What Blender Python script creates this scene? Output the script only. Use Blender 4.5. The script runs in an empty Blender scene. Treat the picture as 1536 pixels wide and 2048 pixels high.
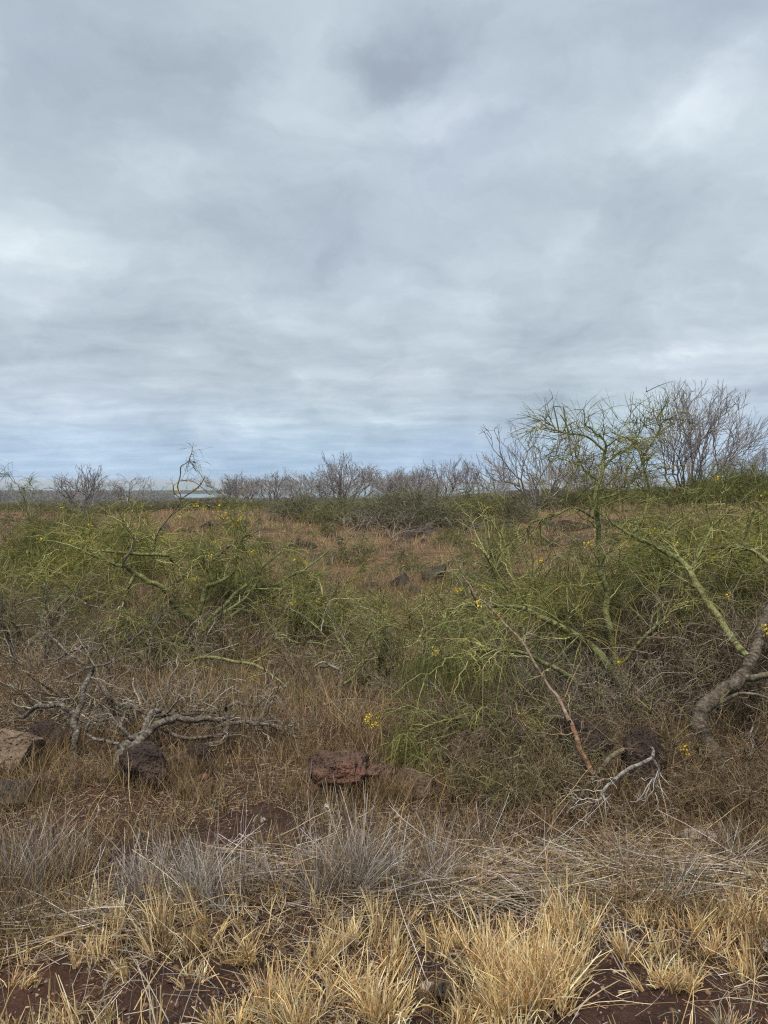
import bpy, math, random
import numpy as np
from mathutils import Vector, noise as mnoise

rng = np.random.default_rng(7)
random.seed(7)
scene = bpy.context.scene
C = scene.collection

# ------------------------------------------------------------------ camera
W0, H0, FPX = 1536.0, 2048.0, 1450.0
EYE = 1.60
HORIZON = 963.0
PITCH = math.atan((1024.0 - HORIZON) / FPX)
cam = bpy.data.cameras.new("camera")
cam.sensor_fit = 'VERTICAL'
cam.sensor_height = 36.0
cam.lens = FPX / H0 * 36.0
cam.clip_start = 0.05
cam.clip_end = 90000.0
camo = bpy.data.objects.new("camera", cam)
C.objects.link(camo)
camo.location = (0, 0, EYE)
camo.rotation_euler = (math.radians(90) - PITCH, 0, 0)
scene.camera = camo

# ------------------------------------------------------------------ exposure
scene.view_settings.view_transform = 'Standard'
scene.view_settings.look = 'None'
scene.view_settings.gamma = 1.0
scene.view_settings.use_curve_mapping = False
scene.view_settings.exposure = 1.62
scene.cycles.use_denoising = False
scene.cycles.max_bounces = 8
scene.cycles.sample_clamp_indirect = 4.0
scene.cycles.sample_clamp_direct = 12.0
scene.cycles.diffuse_bounces = 4
scene.cycles.transmission_bounces = 4
scene.cycles.transparent_max_bounces = 8
scene.render.film_transparent = False
scene.cycles.pixel_filter_type = 'BLACKMAN_HARRIS'
scene.cycles.filter_width = 1.2

# ------------------------------------------------------------------ pixel helpers
def ray(px, py):
    d = np.array([(px - W0 / 2) / FPX, 1.0, -(py - H0 / 2) / FPX])
    c, s = math.cos(PITCH), math.sin(PITCH)
    return np.array([d[0], d[1] * c + d[2] * s, -d[1] * s + d[2] * c])

def at(px, py, depth):
    """world point on the line of sight of a photo pixel, 'depth' metres forward"""
    r = ray(px, py)
    return np.array([0, 0, EYE]) + r * (depth / r[1])

# ------------------------------------------------------------------ world: overcast sky
SUN_EL, SUN_AZ = math.radians(70), math.radians(205)   # azimuth from +Y, clockwise
world = bpy.data.worlds.new("World")
scene.world = world
world.use_nodes = True
nt = world.node_tree
for n in list(nt.nodes):
    nt.nodes.remove(n)

class NB:
    """small node-tree builder"""
    def __init__(s, tree): s.t = tree
    def n(s, typ, **kw):
        nd = s.t.nodes.new(typ)
        for k, v in kw.items(): setattr(nd, k, v)
        return nd
    def l(s, a, b): s.t.links.new(a, b)
    def _in(s, sock, v):
        if hasattr(v, 'is_linked'): s.l(v, sock)
        else: sock.default_value = v
    def math(s, op, a, b=0.0, clamp=False):
        nd = s.n('ShaderNodeMath', operation=op, use_clamp=clamp)
        s._in(nd.inputs[0], a); s._in(nd.inputs[1], b)
        return nd.outputs[0]
    def vmath(s, op, a, b=None, out=0):
        nd = s.n('ShaderNodeVectorMath', operation=op)
        s._in(nd.inputs[0], a)
        if b is not None: s._in(nd.inputs[1], b)
        return nd.outputs[out]
    def scale(s, a, f):
        nd = s.n('ShaderNodeVectorMath', operation='SCALE')
        s._in(nd.inputs[0], a); s._in(nd.inputs['Scale'], f)
        return nd.outputs[0]
    def noise(s, vec, scale, detail=4.0, rough=0.5, dist=0.0, col=False):
        nd = s.n('ShaderNodeTexNoise')
        if vec is not None: s.l(vec, nd.inputs['Vector'])
        nd.inputs['Scale'].default_value = scale
        nd.inputs['Detail'].default_value = detail
        nd.inputs['Roughness'].default_value = rough
        nd.inputs['Distortion'].default_value = dist
        return nd.outputs['Color' if col else 'Fac']
    def ramp(s, fac, stops, interp='LINEAR'):
        nd = s.n('ShaderNodeValToRGB')
        cr = nd.color_ramp; cr.interpolation = interp
        while len(cr.elements) < len(stops): cr.elements.new(0.5)
        for e, (p, c) in zip(cr.elements, stops):
            e.position = p
            e.color = (c[0], c[1], c[2], 1) if not isinstance(c, (int, float)) else (c, c, c, 1)
        s._in(nd.inputs[0], fac)
        return nd.outputs[0]
    def mix(s, fac, a, b, blend='MIX'):
        nd = s.n('ShaderNodeMix', data_type='RGBA', blend_type=blend)
        s._in(nd.inputs[0], fac)
        for sock, v in ((nd.inputs[6], a), (nd.inputs[7], b)):
            if hasattr(v, 'is_linked'): s.l(v, sock)
            else: sock.default_value = (v[0], v[1], v[2], 1)
        return nd.outputs[2]
    def maprange(s, v, a, b, c=0.0, d=1.0, smooth=True):
        nd = s.n('ShaderNodeMapRange')
        nd.interpolation_type = 'SMOOTHSTEP' if smooth else 'LINEAR'
        s._in(nd.inputs['Value'], v)
        nd.inputs['From Min'].default_value = a; nd.inputs['From Max'].default_value = b
        nd.inputs['To Min'].default_value = c; nd.inputs['To Max'].default_value = d
        return nd.outputs[0]

def srgb(r, g, b):
    f = lambda v: (v / 255 / 12.92) if v / 255 <= 0.04045 else ((v / 255 + 0.055) / 1.055) ** 2.4
    return (f(r), f(g), f(b))

b = NB(nt)
tc = b.n('ShaderNodeTexCoord')
sep = b.n('ShaderNodeSeparateXYZ'); b.l(tc.outputs['Generated'], sep.inputs[0])
dz = b.math('MAXIMUM', sep.outputs[2], 0.0)
QO = 0.40
inv = b.math('DIVIDE', 1.0, b.math('ADD', dz, QO))
comb = b.n('ShaderNodeCombineXYZ')
b.l(b.math('MULTIPLY', sep.outputs[0], inv), comb.inputs[0])
b.l(b.math('MULTIPLY', sep.outputs[1], inv), comb.inputs[1])
q = comb.outputs[0]
wrp = b.vmath('SUBTRACT', b.noise(q, 2.4, 7, 0.58, col=True), (0.5, 0.5, 0.5))
qw = b.vmath('ADD', q, b.scale(wrp, 0.42))
inv2 = b.math('DIVIDE', 1.0, b.math('ADD', dz, 0.11))
comb2 = b.n('ShaderNodeCombineXYZ')
b.l(b.math('MULTIPLY', sep.outputs[0], inv2), comb2.inputs[0])
b.l(b.math('MULTIPLY', sep.outputs[1], inv2), comb2.inputs[1])
q2 = b.vmath('ADD', comb2.outputs[0], b.scale(wrp, 0.5))
n_big = b.noise(qw, 1.9, 6, 0.5)
n_mid = b.noise(b.vmath('ADD', qw, (3.1, 7.7, 0)), 4.6, 9, 0.58, 0.35)
n_fin = b.noise(b.vmath('MULTIPLY', q2, (1.0, 1.6, 1)), 1.5, 7, 0.58)
val = b.math('ADD', b.math('MULTIPLY', n_big, 0.58), b.math('MULTIPLY', n_mid, 0.35))
val = b.math('ADD', val, b.math('MULTIPLY', b.math('SUBTRACT', n_fin, 0.46), b.maprange(dz, 0.08, 0.42, 0.42, 0.06)))
# the cloud deck's thinner (bright) and thicker (dark) places, as directions
def cloud_spot(val, px, py, rad, amp, stretch=1.0):
    d = ray(px, py); d = d / np.linalg.norm(d)
    u = d[0] / (d[2] + QO); v = d[1] / (d[2] + QO)
    df = b.vmath('SUBTRACT', qw, (float(u), float(v), 0))
    df = b.vmath('MULTIPLY', df, (1 / rad, 1 / (rad * stretch), 0))
    r2 = b.vmath('DOT_PRODUCT', df, df, out=1)
    g = b.math('EXPONENT', b.math('MULTIPLY', r2, -1.0))
    return b.math('ADD', val, b.math('MULTIPLY', g, amp))
for s in [(830, 130, .085, -.16, .9), (760, 90, .07, -.08, 1), (300, 180, .15, -.10, 1.0), (950, 20, .11, -.07, 1), (1480, 5, .09, -.08, 1), (100, 330, .10, -.05, 1),
          (850, 235, .075, .12, .8), (740, 215, .05, .08, .8), (900, 160, .05, .06, 1), (1350, 240, .11, .14, .8), (1480, 160, .09, .07, 1), (380, 370, .12, .10, .6), (620, 120, .06, .06, 1),
          (50, 530, .15, .10, .6), (450, 480, .16, -.06, .6), (1300, 450, .2, -.04, .5), (980, 330, .1, .04, .7),
          (150, 720, .35, -.07, .7), (700, 560, .2, -.03, .6), (1000, 700, .35, -.04, .7), (580, 640, .16, .07, .4), (1250, 620, .2, .04, .4)]:
    val = cloud_spot(val, s[0], s[1], s[2], s[3] * 1.05, s[4])
cloud = b.ramp(val, [(0.25, srgb(150, 162, 176)), (0.37, srgb(165, 178, 190)), (0.48, srgb(179, 192, 203)),
                     (0.59, srgb(195, 207, 216)), (0.75, srgb(225, 233, 239))])
# slight lilac and teal drifts in the grey
tint = b.noise(q, 1.3, 3, 0.5)
cloud = b.mix(b.maprange(tint, 0.42, 0.62), b.mix(1.0, cloud, (0.985, 1.0, 0.99), 'MULTIPLY'), b.mix(1.0, cloud, (1.0, 0.99, 1.018), 'MULTIPLY'))
cloud = b.mix(b.maprange(dz, 0.02, 0.14, 1.0, 0.0), cloud, b.mix(1.0, cloud, (0.93, 1.01, 1.06), 'MULTIPLY'))
sky = b.n('ShaderNodeTexSky', sky_type='NISHITA')
sky.sun_disc = False
sky.sun_elevation = SUN_EL
sky.sun_rotation = SUN_AZ
sky.altitude = 20
sky.air_density = 1.0
sky.dust_density = 0.3
b.l(b.vmath('NORMALIZE', b.vmath('ADD', tc.outputs['Generated'], (0, 0, 0.28))), sky.inputs[0])
bg_sky = b.n('ShaderNodeBackground'); b.l(sky.outputs[0], bg_sky.inputs[0]); bg_sky.inputs[1].default_value = 0.066
bg_cl = b.n('ShaderNodeBackground'); b.l(cloud, bg_cl.inputs[0]); bg_cl.inputs[1].default_value = 0.385
low = b.maprange(b.math('ADD', dz, b.math('MULTIPLY', b.math('SUBTRACT', n_mid, 0.5), 0.10)), 0.0, 0.10, 0.72, 1.0)
mixs = b.n('ShaderNodeMixShader')
b.l(low, mixs.inputs[0]); b.l(bg_sky.outputs[0], mixs.inputs[1]); b.l(bg_cl.outputs[0], mixs.inputs[2])
wout = b.n('ShaderNodeOutputWorld'); b.l(mixs.outputs[0], wout.inputs[0])

# ------------------------------------------------------------------ sun behind the cloud
sl = bpy.data.lights.new("sun", 'SUN')
sl.energy = 1.5
sl.angle = math.radians(14)
sl.color = (1.0, 0.93, 0.82)
suno = bpy.data.objects.new("sun", sl)
C.objects.link(suno)
sd = Vector((math.sin(SUN_AZ) * math.cos(SUN_EL), math.cos(SUN_AZ) * math.cos(SUN_EL), math.sin(SUN_EL)))
suno.rotation_euler = sd.to_track_quat('Z', 'Y').to_euler()
suno.location = (0, -10, 30)

# ------------------------------------------------------------------ numpy noise and terrain
def _hash(ix, iy, seed):
    h = (ix.astype(np.int64) * 374761393 + iy.astype(np.int64) * 668265263 + seed * 974711) & 0x7fffffff
    h = ((h ^ (h >> 13)) * 1274126177) & 0x7fffffff
    return ((h ^ (h >> 16)) & 0xffff) / 65535.0

def vnoise(x, y, seed=0):
    x = np.asarray(x, float); y = np.asarray(y, float)
    ix = np.floor(x); iy = np.floor(y)
    fx = x - ix; fy = y - iy
    fx = fx * fx * (3 - 2 * fx); fy = fy * fy * (3 - 2 * fy)
    a = _hash(ix, iy, seed); bb = _hash(ix + 1, iy, seed)
    c = _hash(ix, iy + 1, seed); d = _hash(ix + 1, iy + 1, seed)
    return (a + (bb - a) * fx) * (1 - fy) + (c + (d - c) * fx) * fy

def fbm(x, y, oct=4, seed=0, g=0.5):
    s = 0; a = 1; t = 0
    for o in range(oct):
        s = s + a * vnoise(np.asarray(x) * 2 ** o + 13.7 * o, np.asarray(y) * 2 ** o - 7.3 * o, seed + o)
        t += a; a *= g
    return s / t

def sstep(a, b_, v):
    t = np.clip((np.asarray(v, float) - a) / (b_ - a), 0, 1)
    return t * t * (3 - 2 * t)

SEA_Z = -19.6
def height(x, y):
    x = np.asarray(x, float); y = np.asarray(y, float)
    r = np.hypot(x, y)
    fade = 1 - sstep(60, 200, r)
    z = (fbm(x * 0.9, y * 0.9, 4, 3) - 0.5) * 0.10 * fade
    z = z + (fbm(x * 7, y * 7, 3, 9) - 0.5) * 0.035 * (1 - sstep(8, 20, r))
    z = z + (fbm(x * 0.16, y * 0.16, 3, 21) - 0.5) * 0.55 * sstep(7, 16, r) * fade
    z = z + 0.95 * sstep(1.5, 14, x) * sstep(9, 24, y) * (1 - sstep(60, 150, y))       # rise on the right
    z = z - 16.6 * sstep(44, 420, r + 25 * (fbm(x * .01, y * .01, 2, 4) - .5))        # plateau edge down to the plain
    # coast: plain, inlet, spit
    shore = (fbm(x * 0.006, y * 0.006, 3, 31) - 0.5)
    ratio = x / np.maximum(y, 1.0)
    main = (y < 800 + 120 * shore)
    left = (ratio < -0.295 + 0.05 * shore) & (y < 1500)
    spit = (y > 1180 + 60 * shore) & (y < 1560 + 60 * shore) & (ratio < -0.175 + 0.03 * shore)
    behind = y < 0
    land = main | left | spit | behind
    z = np.where(land | (r < 420), z, -26.0)
    return z

def ground(px, py, dmax=300.0):
    """where the line of sight of a photo pixel meets the terrain"""
    r = ray(px, py); r = r / r[1]
    ds = np.geomspace(1.2, dmax, 3000)
    z = EYE + r[2] * ds - height(r[0] * ds, ds)
    i = np.argmax(z < 0)
    if z[i] >= 0: i = len(ds) - 1
    d = ds[i]
    return np.array([r[0] * d, d, float(height(r[0] * d, d))])

def on_ground(x, y):
    return np.array([x, y, float(height(x, y))])

# ------------------------------------------------------------------ materials
def new_mat(name):
    m = bpy.data.materials.new(name)
    m.use_nodes = True
    t = m.node_tree
    for n in list(t.nodes): t.nodes.remove(n)
    bb = NB(t)
    out = bb.n('ShaderNodeOutputMaterial')
    return m, bb, out

def principled(bb, out, col, rough=0.9, spec=0.2, normal=None):
    p = bb.n('ShaderNodeBsdfPrincipled')
    bb._in(p.inputs['Base Color'], col if hasattr(col, 'is_linked') else (*col, 1))
    bb._in(p.inputs['Roughness'], rough)
    p.inputs['Specular IOR Level'].default_value = spec
    if normal is not None: bb.l(normal, p.inputs['Normal'])
    bb.l(p.outputs[0], out.inputs[0])
    return p

def bump(bb, h, strength=0.6, dist=0.02):
    nd = bb.n('ShaderNodeBump')
    nd.inputs['Strength'].default_value = strength
    nd.inputs['Distance'].default_value = dist
    bb.l(h, nd.inputs['Height'])
    return nd.outputs[0]

def plant_mat(name, transl=0.25, var=0.25, scale=60.0, rough=0.75, spec=0.15):
    """colour of each blade or twig from its own attribute, with fine noise, a little light passing through"""
    m, bb, out = new_mat(name)
    a = bb.n('ShaderNodeAttribute', attribute_name='col')
    geo = bb.n('ShaderNodeNewGeometry')
    nz = bb.noise(geo.outputs['Position'], scale, 2, 0.6)
    f = bb.maprange(nz, 0.25, 0.75, 1 - var, 1 + var, False)
    col = bb.scale(a.outputs['Color'], f)
    p = principled(bb, out, col, rough, spec)
    if transl > 0:
        tr = bb.n('ShaderNodeBsdfTranslucent')
        bb.l(col, tr.inputs['Color'])
        mx = bb.n('ShaderNodeMixShader'); mx.inputs[0].default_value = transl
        bb.l(p.outputs[0], mx.inputs[1]); bb.l(tr.outputs[0], mx.inputs[2])
        bb.l(mx.outputs[0], out.inputs[0])
    return m

M = {}
M['grass'] = plant_mat('dry_grass', 0.22, 0.22, 45)
M['twig'] = plant_mat('dead_twig', 0.0, 0.3, 50)
M['leaf'] = plant_mat('thin_leaf', 0.25, 0.2, 40)
M['flower'] = plant_mat('yellow_petal', 0.3, 0.12, 60)

def bark_mat(name, base, dark, light, ring=None, scale=26):
    m, bb, out = new_mat(name)
    geo = bb.n('ShaderNodeNewGeometry'); pos = geo.outputs['Position']
    n1 = bb.noise(pos, scale, 5, 0.65)
    n2 = bb.noise(pos, scale * 3.2, 4, 0.6)
    col = bb.ramp(n1, [(0.28, dark), (0.5, base), (0.74, light)])
    col = bb.mix(bb.maprange(n2, 0.58, 0.68), col, ring or dark)
    a = bb.n('ShaderNodeAttribute', attribute_name='col')
    col = bb.mix(1.0, col, a.outputs['Color'], 'MULTIPLY')
    h = bb.math('ADD', bb.math('MULTIPLY', n1, 0.7), bb.math('MULTIPLY', n2, 0.3))
    principled(bb, out, col, 0.85, 0.2, bump(bb, h, 1.0, 0.03))
    return m
M['green_bark'] = bark_mat('green_bark', (0.205, 0.21, 0.082), (0.105, 0.112, 0.042), (0.34, 0.33, 0.165), ring=(0.075, 0.07, 0.032), scale=36)
M['grey_bark'] = bark_mat('grey_bark', (0.125, 0.10, 0.075), (0.04, 0.03, 0.023), (0.26, 0.22, 0.18), scale=48)
M['olive_bark'] = bark_mat('olive_bark', (0.15, 0.13, 0.085), (0.07, 0.06, 0.04), (0.24, 0.21, 0.15), scale=22)
M['dead_bark'] = bark_mat('weathered_wood', (0.155, 0.13, 0.105), (0.045, 0.035, 0.028), (0.42, 0.385, 0.34), scale=52)
M['red_bark'] = bark_mat('russet_bark', (0.21, 0.115, 0.065), (0.11, 0.062, 0.04), (0.30, 0.225, 0.165), scale=16)
M['pink_bark'] = bark_mat('pinkish_bark', (0.235, 0.165, 0.12), (0.12, 0.08, 0.055), (0.34, 0.29, 0.235), scale=24)
M['pale_bark'] = bark_mat('pale_bark', (0.26, 0.235, 0.21), (0.12, 0.10, 0.09), (0.42, 0.39, 0.36), scale=26)

def rock_mat(name, base, dark, light, patch=None, sc=6.0):
    m, bb, out = new_mat(name)
    tcn = bb.n('ShaderNodeTexCoord'); pos = tcn.outputs['Object']
    n1 = bb.noise(pos, sc, 7, 0.62, 0.3)
    n2 = bb.noise(pos, sc * 7, 4, 0.6)
    vo = bb.n('ShaderNodeTexVoronoi'); bb.l(pos, vo.inputs['Vector']); vo.inputs['Scale'].default_value = sc * 11
    col = bb.ramp(n1, [(0.30, dark), (0.50, base), (0.72, light)])
    if patch is not None:
        n3 = bb.noise(pos, sc * 0.45, 3, 0.5)
        col = bb.mix(bb.maprange(n3, 0.48, 0.60), col, patch)
    col = bb.mix(bb.maprange(n2, 0.60, 0.75, 0, 0.55), col, dark)
    pit = bb.maprange(vo.outputs['Distance'], 0.05, 0.4)
    h = bb.math('ADD', bb.math('MULTIPLY', n1, 1.0), bb.math('ADD', bb.math('MULTIPLY', n2, 0.6), bb.math('MULTIPLY', pit, 0.3)))
    principled(bb, out, col, 0.93, 0.15, bump(bb, h, 1.0, 0.06))
    return m
M['rock_tan'] = rock_mat('tan_basalt', (0.165, 0.118, 0.082), (0.065, 0.045, 0.034), (0.28, 0.22, 0.165), sc=4)
M['rock_purple'] = rock_mat('purple_lava', (0.062, 0.044, 0.037), (0.026, 0.018, 0.016), (0.13, 0.098, 0.082))
M['rock_red'] = rock_mat('red_brown_lava', (0.12, 0.075, 0.055), (0.045, 0.03, 0.024), (0.21, 0.14, 0.105), patch=(0.15, 0.078, 0.058))
M['rock_brown'] = rock_mat('brown_lava', (0.13, 0.09, 0.062), (0.05, 0.034, 0.025), (0.23, 0.17, 0.12))
M['rock_grey'] = rock_mat('grey_basalt', (0.070, 0.059, 0.050), (0.028, 0.023, 0.020), (0.16, 0.138, 0.118))
M['rock_pale'] = rock_mat('pale_stone', (0.36, 0.30, 0.25), (0.2, 0.16, 0.13), (0.5, 0.44, 0.38))
M['rock_white'] = rock_mat('white_stone', (0.68, 0.64, 0.60), (0.45, 0.42, 0.38), (0.8, 0.78, 0.75))

# ground
def ground_mat():
    m, bb, out = new_mat('soil_and_litter')
    geo = bb.n('ShaderNodeNewGeometry'); pos = geo.outputs['Position']
    sp = bb.n('ShaderNodeSeparateXYZ'); bb.l(pos, sp.inputs[0])
    y = sp.outputs[1]
    n1 = bb.noise(pos, 1.1, 5, 0.6)
    n2 = bb.noise(pos, 9.0, 6, 0.65)
    n3 = bb.noise(pos, 70.0, 4, 0.65)
    n4 = bb.noise(pos, 0.22, 5, 0.6)
    soil = bb.ramp(n2, [(0.30, (0.036, 0.022, 0.019)), (0.52, (0.068, 0.039, 0.032)), (0.72, (0.115, 0.066, 0.051))])
    soil = bb.mix(bb.maprange(n1, 0.52, 0.68), soil, (0.115, 0.056, 0.038))
    soil = bb.mix(bb.maprange(n3, 0.58, 0.74, 0, 0.6), soil, (0.17, 0.115, 0.09))
    soil = bb.mix(bb.maprange(n3, 0.42, 0.30, 0, 0.7), soil, (0.028, 0.018, 0.016))
    litter = bb.ramp(n3, [(0.30, (0.034, 0.022, 0.017)), (0.5, (0.080, 0.049, 0.033)), (0.72, (0.16, 0.105, 0.07))])
    fl = bb.math('MULTIPLY', bb.maprange(y, 2.6, 4.2, 0.15, 0.85), bb.maprange(n2, 0.36, 0.6, 0.25, 1.0))
    col = bb.mix(fl, soil, litter)
    field = bb.ramp(bb.noise(pos, 3.2, 6, 0.7), [(0.32, (0.045, 0.033, 0.026)), (0.5, (0.14, 0.090, 0.052)), (0.7, (0.27, 0.18, 0.098))])
    rockd = bb.mix(bb.maprange(n4, 0.50, 0.58), field, (0.055, 0.042, 0.036))
    col = bb.mix(bb.maprange(y, 8, 14), col, rockd)
    plain = bb.ramp(bb.noise(pos, 0.035, 6, 0.7), [(0.3, (0.045, 0.042, 0.040)), (0.55, (0.068, 0.062, 0.055)), (0.75, (0.085, 0.085, 0.055))])
    col = bb.mix(bb.maprange(y, 36, 58), col, plain)
    # pale beach just above the water line
    shore = bb.maprange(sp.outputs[2], -19.4, -18.9, 1, 0)
    col = bb.mix(shore, col, (0.42, 0.37, 0.31))
    n5 = bb.noise(pos, 210.0, 3, 0.7)
    h = bb.math('ADD', bb.math('MULTIPLY', n2, 0.5), bb.math('ADD', bb.math('MULTIPLY', n3, 0.5), bb.math('MULTIPLY', n5, 0.25)))
    principled(bb, out, col, 0.97, 0.08, bump(bb, h, 1.0, 0.05))
    return m
M['ground'] = ground_mat()

def sea_mat():
    m, bb, out = new_mat('sea_water')
    geo = bb.n('ShaderNodeNewGeometry'); pos = geo.outputs['Position']
    n1 = bb.noise(bb.vmath('MULTIPLY', pos, (0.6, 1, 1)), 0.09, 5, 0.6)
    n2 = bb.noise(pos, 0.004, 4, 0.5)
    col = bb.ramp(n2, [(0.35, (0.07, 0.14, 0.15)), (0.65, (0.12, 0.20, 0.20))])
    principled(bb, out, col, 0.22, 0.5, bump(bb, n1, 0.35, 0.6))
    return m
M['sea'] = sea_mat()

# ------------------------------------------------------------------ mesh collector
def tag(o, label=None, cat=None, group=None, kind=None):
    if label: o['label'] = label
    if cat: o['category'] = cat
    if group: o['group'] = group
    if kind: o['kind'] = kind
    return o

def empty(name, loc, label, cat, group=None):
    o = bpy.data.objects.new(name, None)
    o.empty_display_size = 0.1
    o.location = tuple(float(v) for v in loc)
    C.objects.link(o)
    return tag(o, label, cat, group)

def norm(v):
    return v / np.maximum(np.linalg.norm(v, axis=-1, keepdims=True), 1e-9)

class Geo:
    def __init__(s):
        s.V = []; s.F = []; s.K = []; s.n = 0
    def add(s, v, f, c):
        s.V.append(v.reshape(-1, 3)); s.F.append(f.reshape(-1, 4) + s.n); s.K.append(c.reshape(-1, 3))
        s.n += v.reshape(-1, 3).shape[0]
    def ribbon(s, P, w, col, side=None):
        """P [N,K,3] centre lines, w [N,K] widths, col [N,3]"""
        N, K, _ = P.shape
        if N == 0: return s
        w = np.broadcast_to(w, (N, K))
        T = norm(np.gradient(P, axis=1))
        r = rng.normal(size=(N, 1, 3)) if side is None else side.reshape(N, 1, 3)
        S = norm(np.cross(T, np.broadcast_to(r, P.shape)))
        A = P - S * w[..., None] * .5; B = P + S * w[..., None] * .5
        v = np.stack([A, B], 2)
        i = np.arange(N)[:, None] * (2 * K) + np.arange(K - 1)[None] * 2
        f = np.stack([i, i + 1, i + 3, i + 2], -1)
        c = np.broadcast_to(col[:, None, None, :], v.shape)
        s.add(v, f, np.ascontiguousarray(c)); return s
    def tube(s, P, r, col, sides=5, rough=0.0):
        N, K, _ = P.shape
        if N == 0: return s
        r = np.broadcast_to(r, (N, K))
        T = norm(np.gradient(P, axis=1))
        ref = rng.normal(size=(N, 1, 3))
        m = T.mean(axis=1, keepdims=True)
        ref = ref - m * (ref * m).sum(-1, keepdims=True)
        a = norm(np.cross(T, np.broadcast_to(ref, P.shape))); bb = np.cross(T, a)
        th = np.arange(sides) * 2 * math.pi / sides
        rr = r[..., None, None] * np.ones((1, 1, sides, 1))
        if rough > 0: rr = rr * (1 + rng.normal(0, rough, size=(N, K, sides, 1)))
        if col.ndim == 2: col = col[:, None, :]
        v = P[:, :, None, :] + rr * (np.cos(th)[:, None] * a[:, :, None, :] + np.sin(th)[:, None] * bb[:, :, None, :])
        i = (np.arange(N)[:, None, None] * (K * sides) + np.arange(K - 1)[None, :, None] * sides)
        j = np.arange(sides)[None, None, :]; j2 = (j + 1) % sides
        f = np.stack([i + j, i + j2, i + sides + j2, i + sides + j], -1)
        c = np.broadcast_to(col[:, :, None, :], v.shape)
        s.add(v, f, np.ascontiguousarray(c)); return s
    def mesh(s, name, mat, smooth=False):
        V = np.concatenate(s.V).astype(np.float32); F = np.concatenate(s.F).astype(np.int32); K = np.concatenate(s.K).astype(np.float32)
        me = bpy.data.meshes.new(name)
        me.vertices.add(len(V)); me.vertices.foreach_set('co', V.ravel())
        me.loops.add(F.size); me.loops.foreach_set('vertex_index', F.ravel())
        me.polygons.add(len(F)); me.polygons.foreach_set('loop_start', np.arange(0, F.size, 4, dtype=np.int32))
        if smooth: me.polygons.foreach_set('use_smooth', np.ones(len(F), bool))
        at_ = me.attributes.new('col', 'FLOAT_COLOR', 'POINT')
        rgba = np.ones((len(V), 4), np.float32); rgba[:, :3] = K
        at_.data.foreach_set('color', rgba.ravel())
        me.materials.append(mat)
        me.update(calc_edges=True)
        return me
    def build(s, name, mat, parent=None, smooth=False, kind=None, origin=None):
        if s.n == 0: return None
        if parent is not None: origin = np.array(parent.location)
        if origin is not None: s.V = [v - np.asarray(origin) for v in s.V]
        o = bpy.data.objects.new(name, s.mesh(name, mat, smooth))
        C.objects.link(o)
        if parent is not None: o.parent = parent
        elif origin is not None: o.location = tuple(float(v) for v in origin)
        if kind: o['kind'] = kind
        return o

def colors(n, palette, var=0.15, weights=None):
    pal = np.array(palette, float)
    k = rng.choice(len(pal), n, p=weights)
    c = pal[k] * (1 + rng.normal(0, var, (n, 1))) * (1 + rng.normal(0, var * .25, (n, 3)))
    return np.clip(c, 0.005, 0.9)

def grow(p, d, L, K, wob=0.12, grav=0.0, zig=0.0):
    N = len(p); d = norm(np.asarray(d, float)); p = np.asarray(p, float)
    L = np.broadcast_to(L, (N,))
    out = [p]
    zv = norm(np.cross(d, rng.normal(size=(N, 3))))
    for k in range(K - 1):
        d = d + rng.normal(0, 1, (N, 3)) * wob
        d[:, 2] += grav
        d = norm(d)
        step = norm(d + (zv * zig * (1 if k % 2 else -1) if zig else 0))
        p = p + step * (L / (K - 1))[:, None]
        out.append(p)
    return np.stack(out, 1)

def sprout(P, n, t0=0.25, t1=1.0, ang=0.7, sd=0.25, up=0.0):
    """n side shoots per path: start points, directions, parent index, t"""
    N, K, _ = P.shape
    idx = np.repeat(np.arange(N), n)
    t = rng.uniform(t0, t1, len(idx)) * (K - 1.001)
    i = t.astype(int); f = (t - i)[:, None]
    a = P[idx, i]; bq = P[idx, np.minimum(i + 1, K - 1)]
    T = norm(bq - a)
    perp = norm(np.cross(T, rng.normal(size=T.shape)))
    al = rng.normal(ang, sd, len(idx))[:, None]
    d = np.cos(al) * T + np.sin(al) * perp
    d[:, 2] += up
    return a + (bq - a) * f, norm(d), idx, t / (K - 1)

def taper(N, K, r0, r1, p=1.0):
    t = np.linspace(0, 1, K)[None] ** p
    r0 = np.broadcast_to(r0, (N,))[:, None]; r1 = np.broadcast_to(r1, (N,))[:, None]
    return r0 * (1 - t) + r1 * t

def smooth_line(pts, n):
    """Catmull-Rom through rows of pts, n samples"""
    p = np.array(pts, float)
    q_ = np.vstack([2 * p[0] - p[1], p, 2 * p[-1] - p[-2]])
    out = []
    m = len(p) - 1
    for u in np.linspace(0, m - 1e-6, n):
        i = int(u); t = u - i
        a, b_, c, d = q_[i], q_[i + 1], q_[i + 2], q_[i + 3]
        out.append(0.5 * (2 * b_ + (c - a) * t + (2 * a - 5 * b_ + 4 * c - d) * t * t + (3 * b_ - a - 3 * c + d) * t ** 3))
    return np.array(out)

def traced(rows, per=5, jit=0.0):
    """limb given as photo pixel, depth in metres and width in photo pixels -> path, radii"""
    pts = []; dl = None; wl = None
    for r_ in rows:
        d = r_[2] if len(r_) > 2 and r_[2] else dl
        w = r_[3] if len(r_) > 3 else wl
        dl, wl = d, w
        P = at(r_[0], r_[1], d)
        pts.append([*P, w * d / FPX * 0.5])
    L = smooth_line(pts, (len(pts) - 1) * per + 1)
    P, R = L[:, :3], np.maximum(L[:, 3], 0.0008)
    if jit:
        P = P + rng.normal(0, 1, P.shape) * (R[:, None] * jit)
    return P, R

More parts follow.
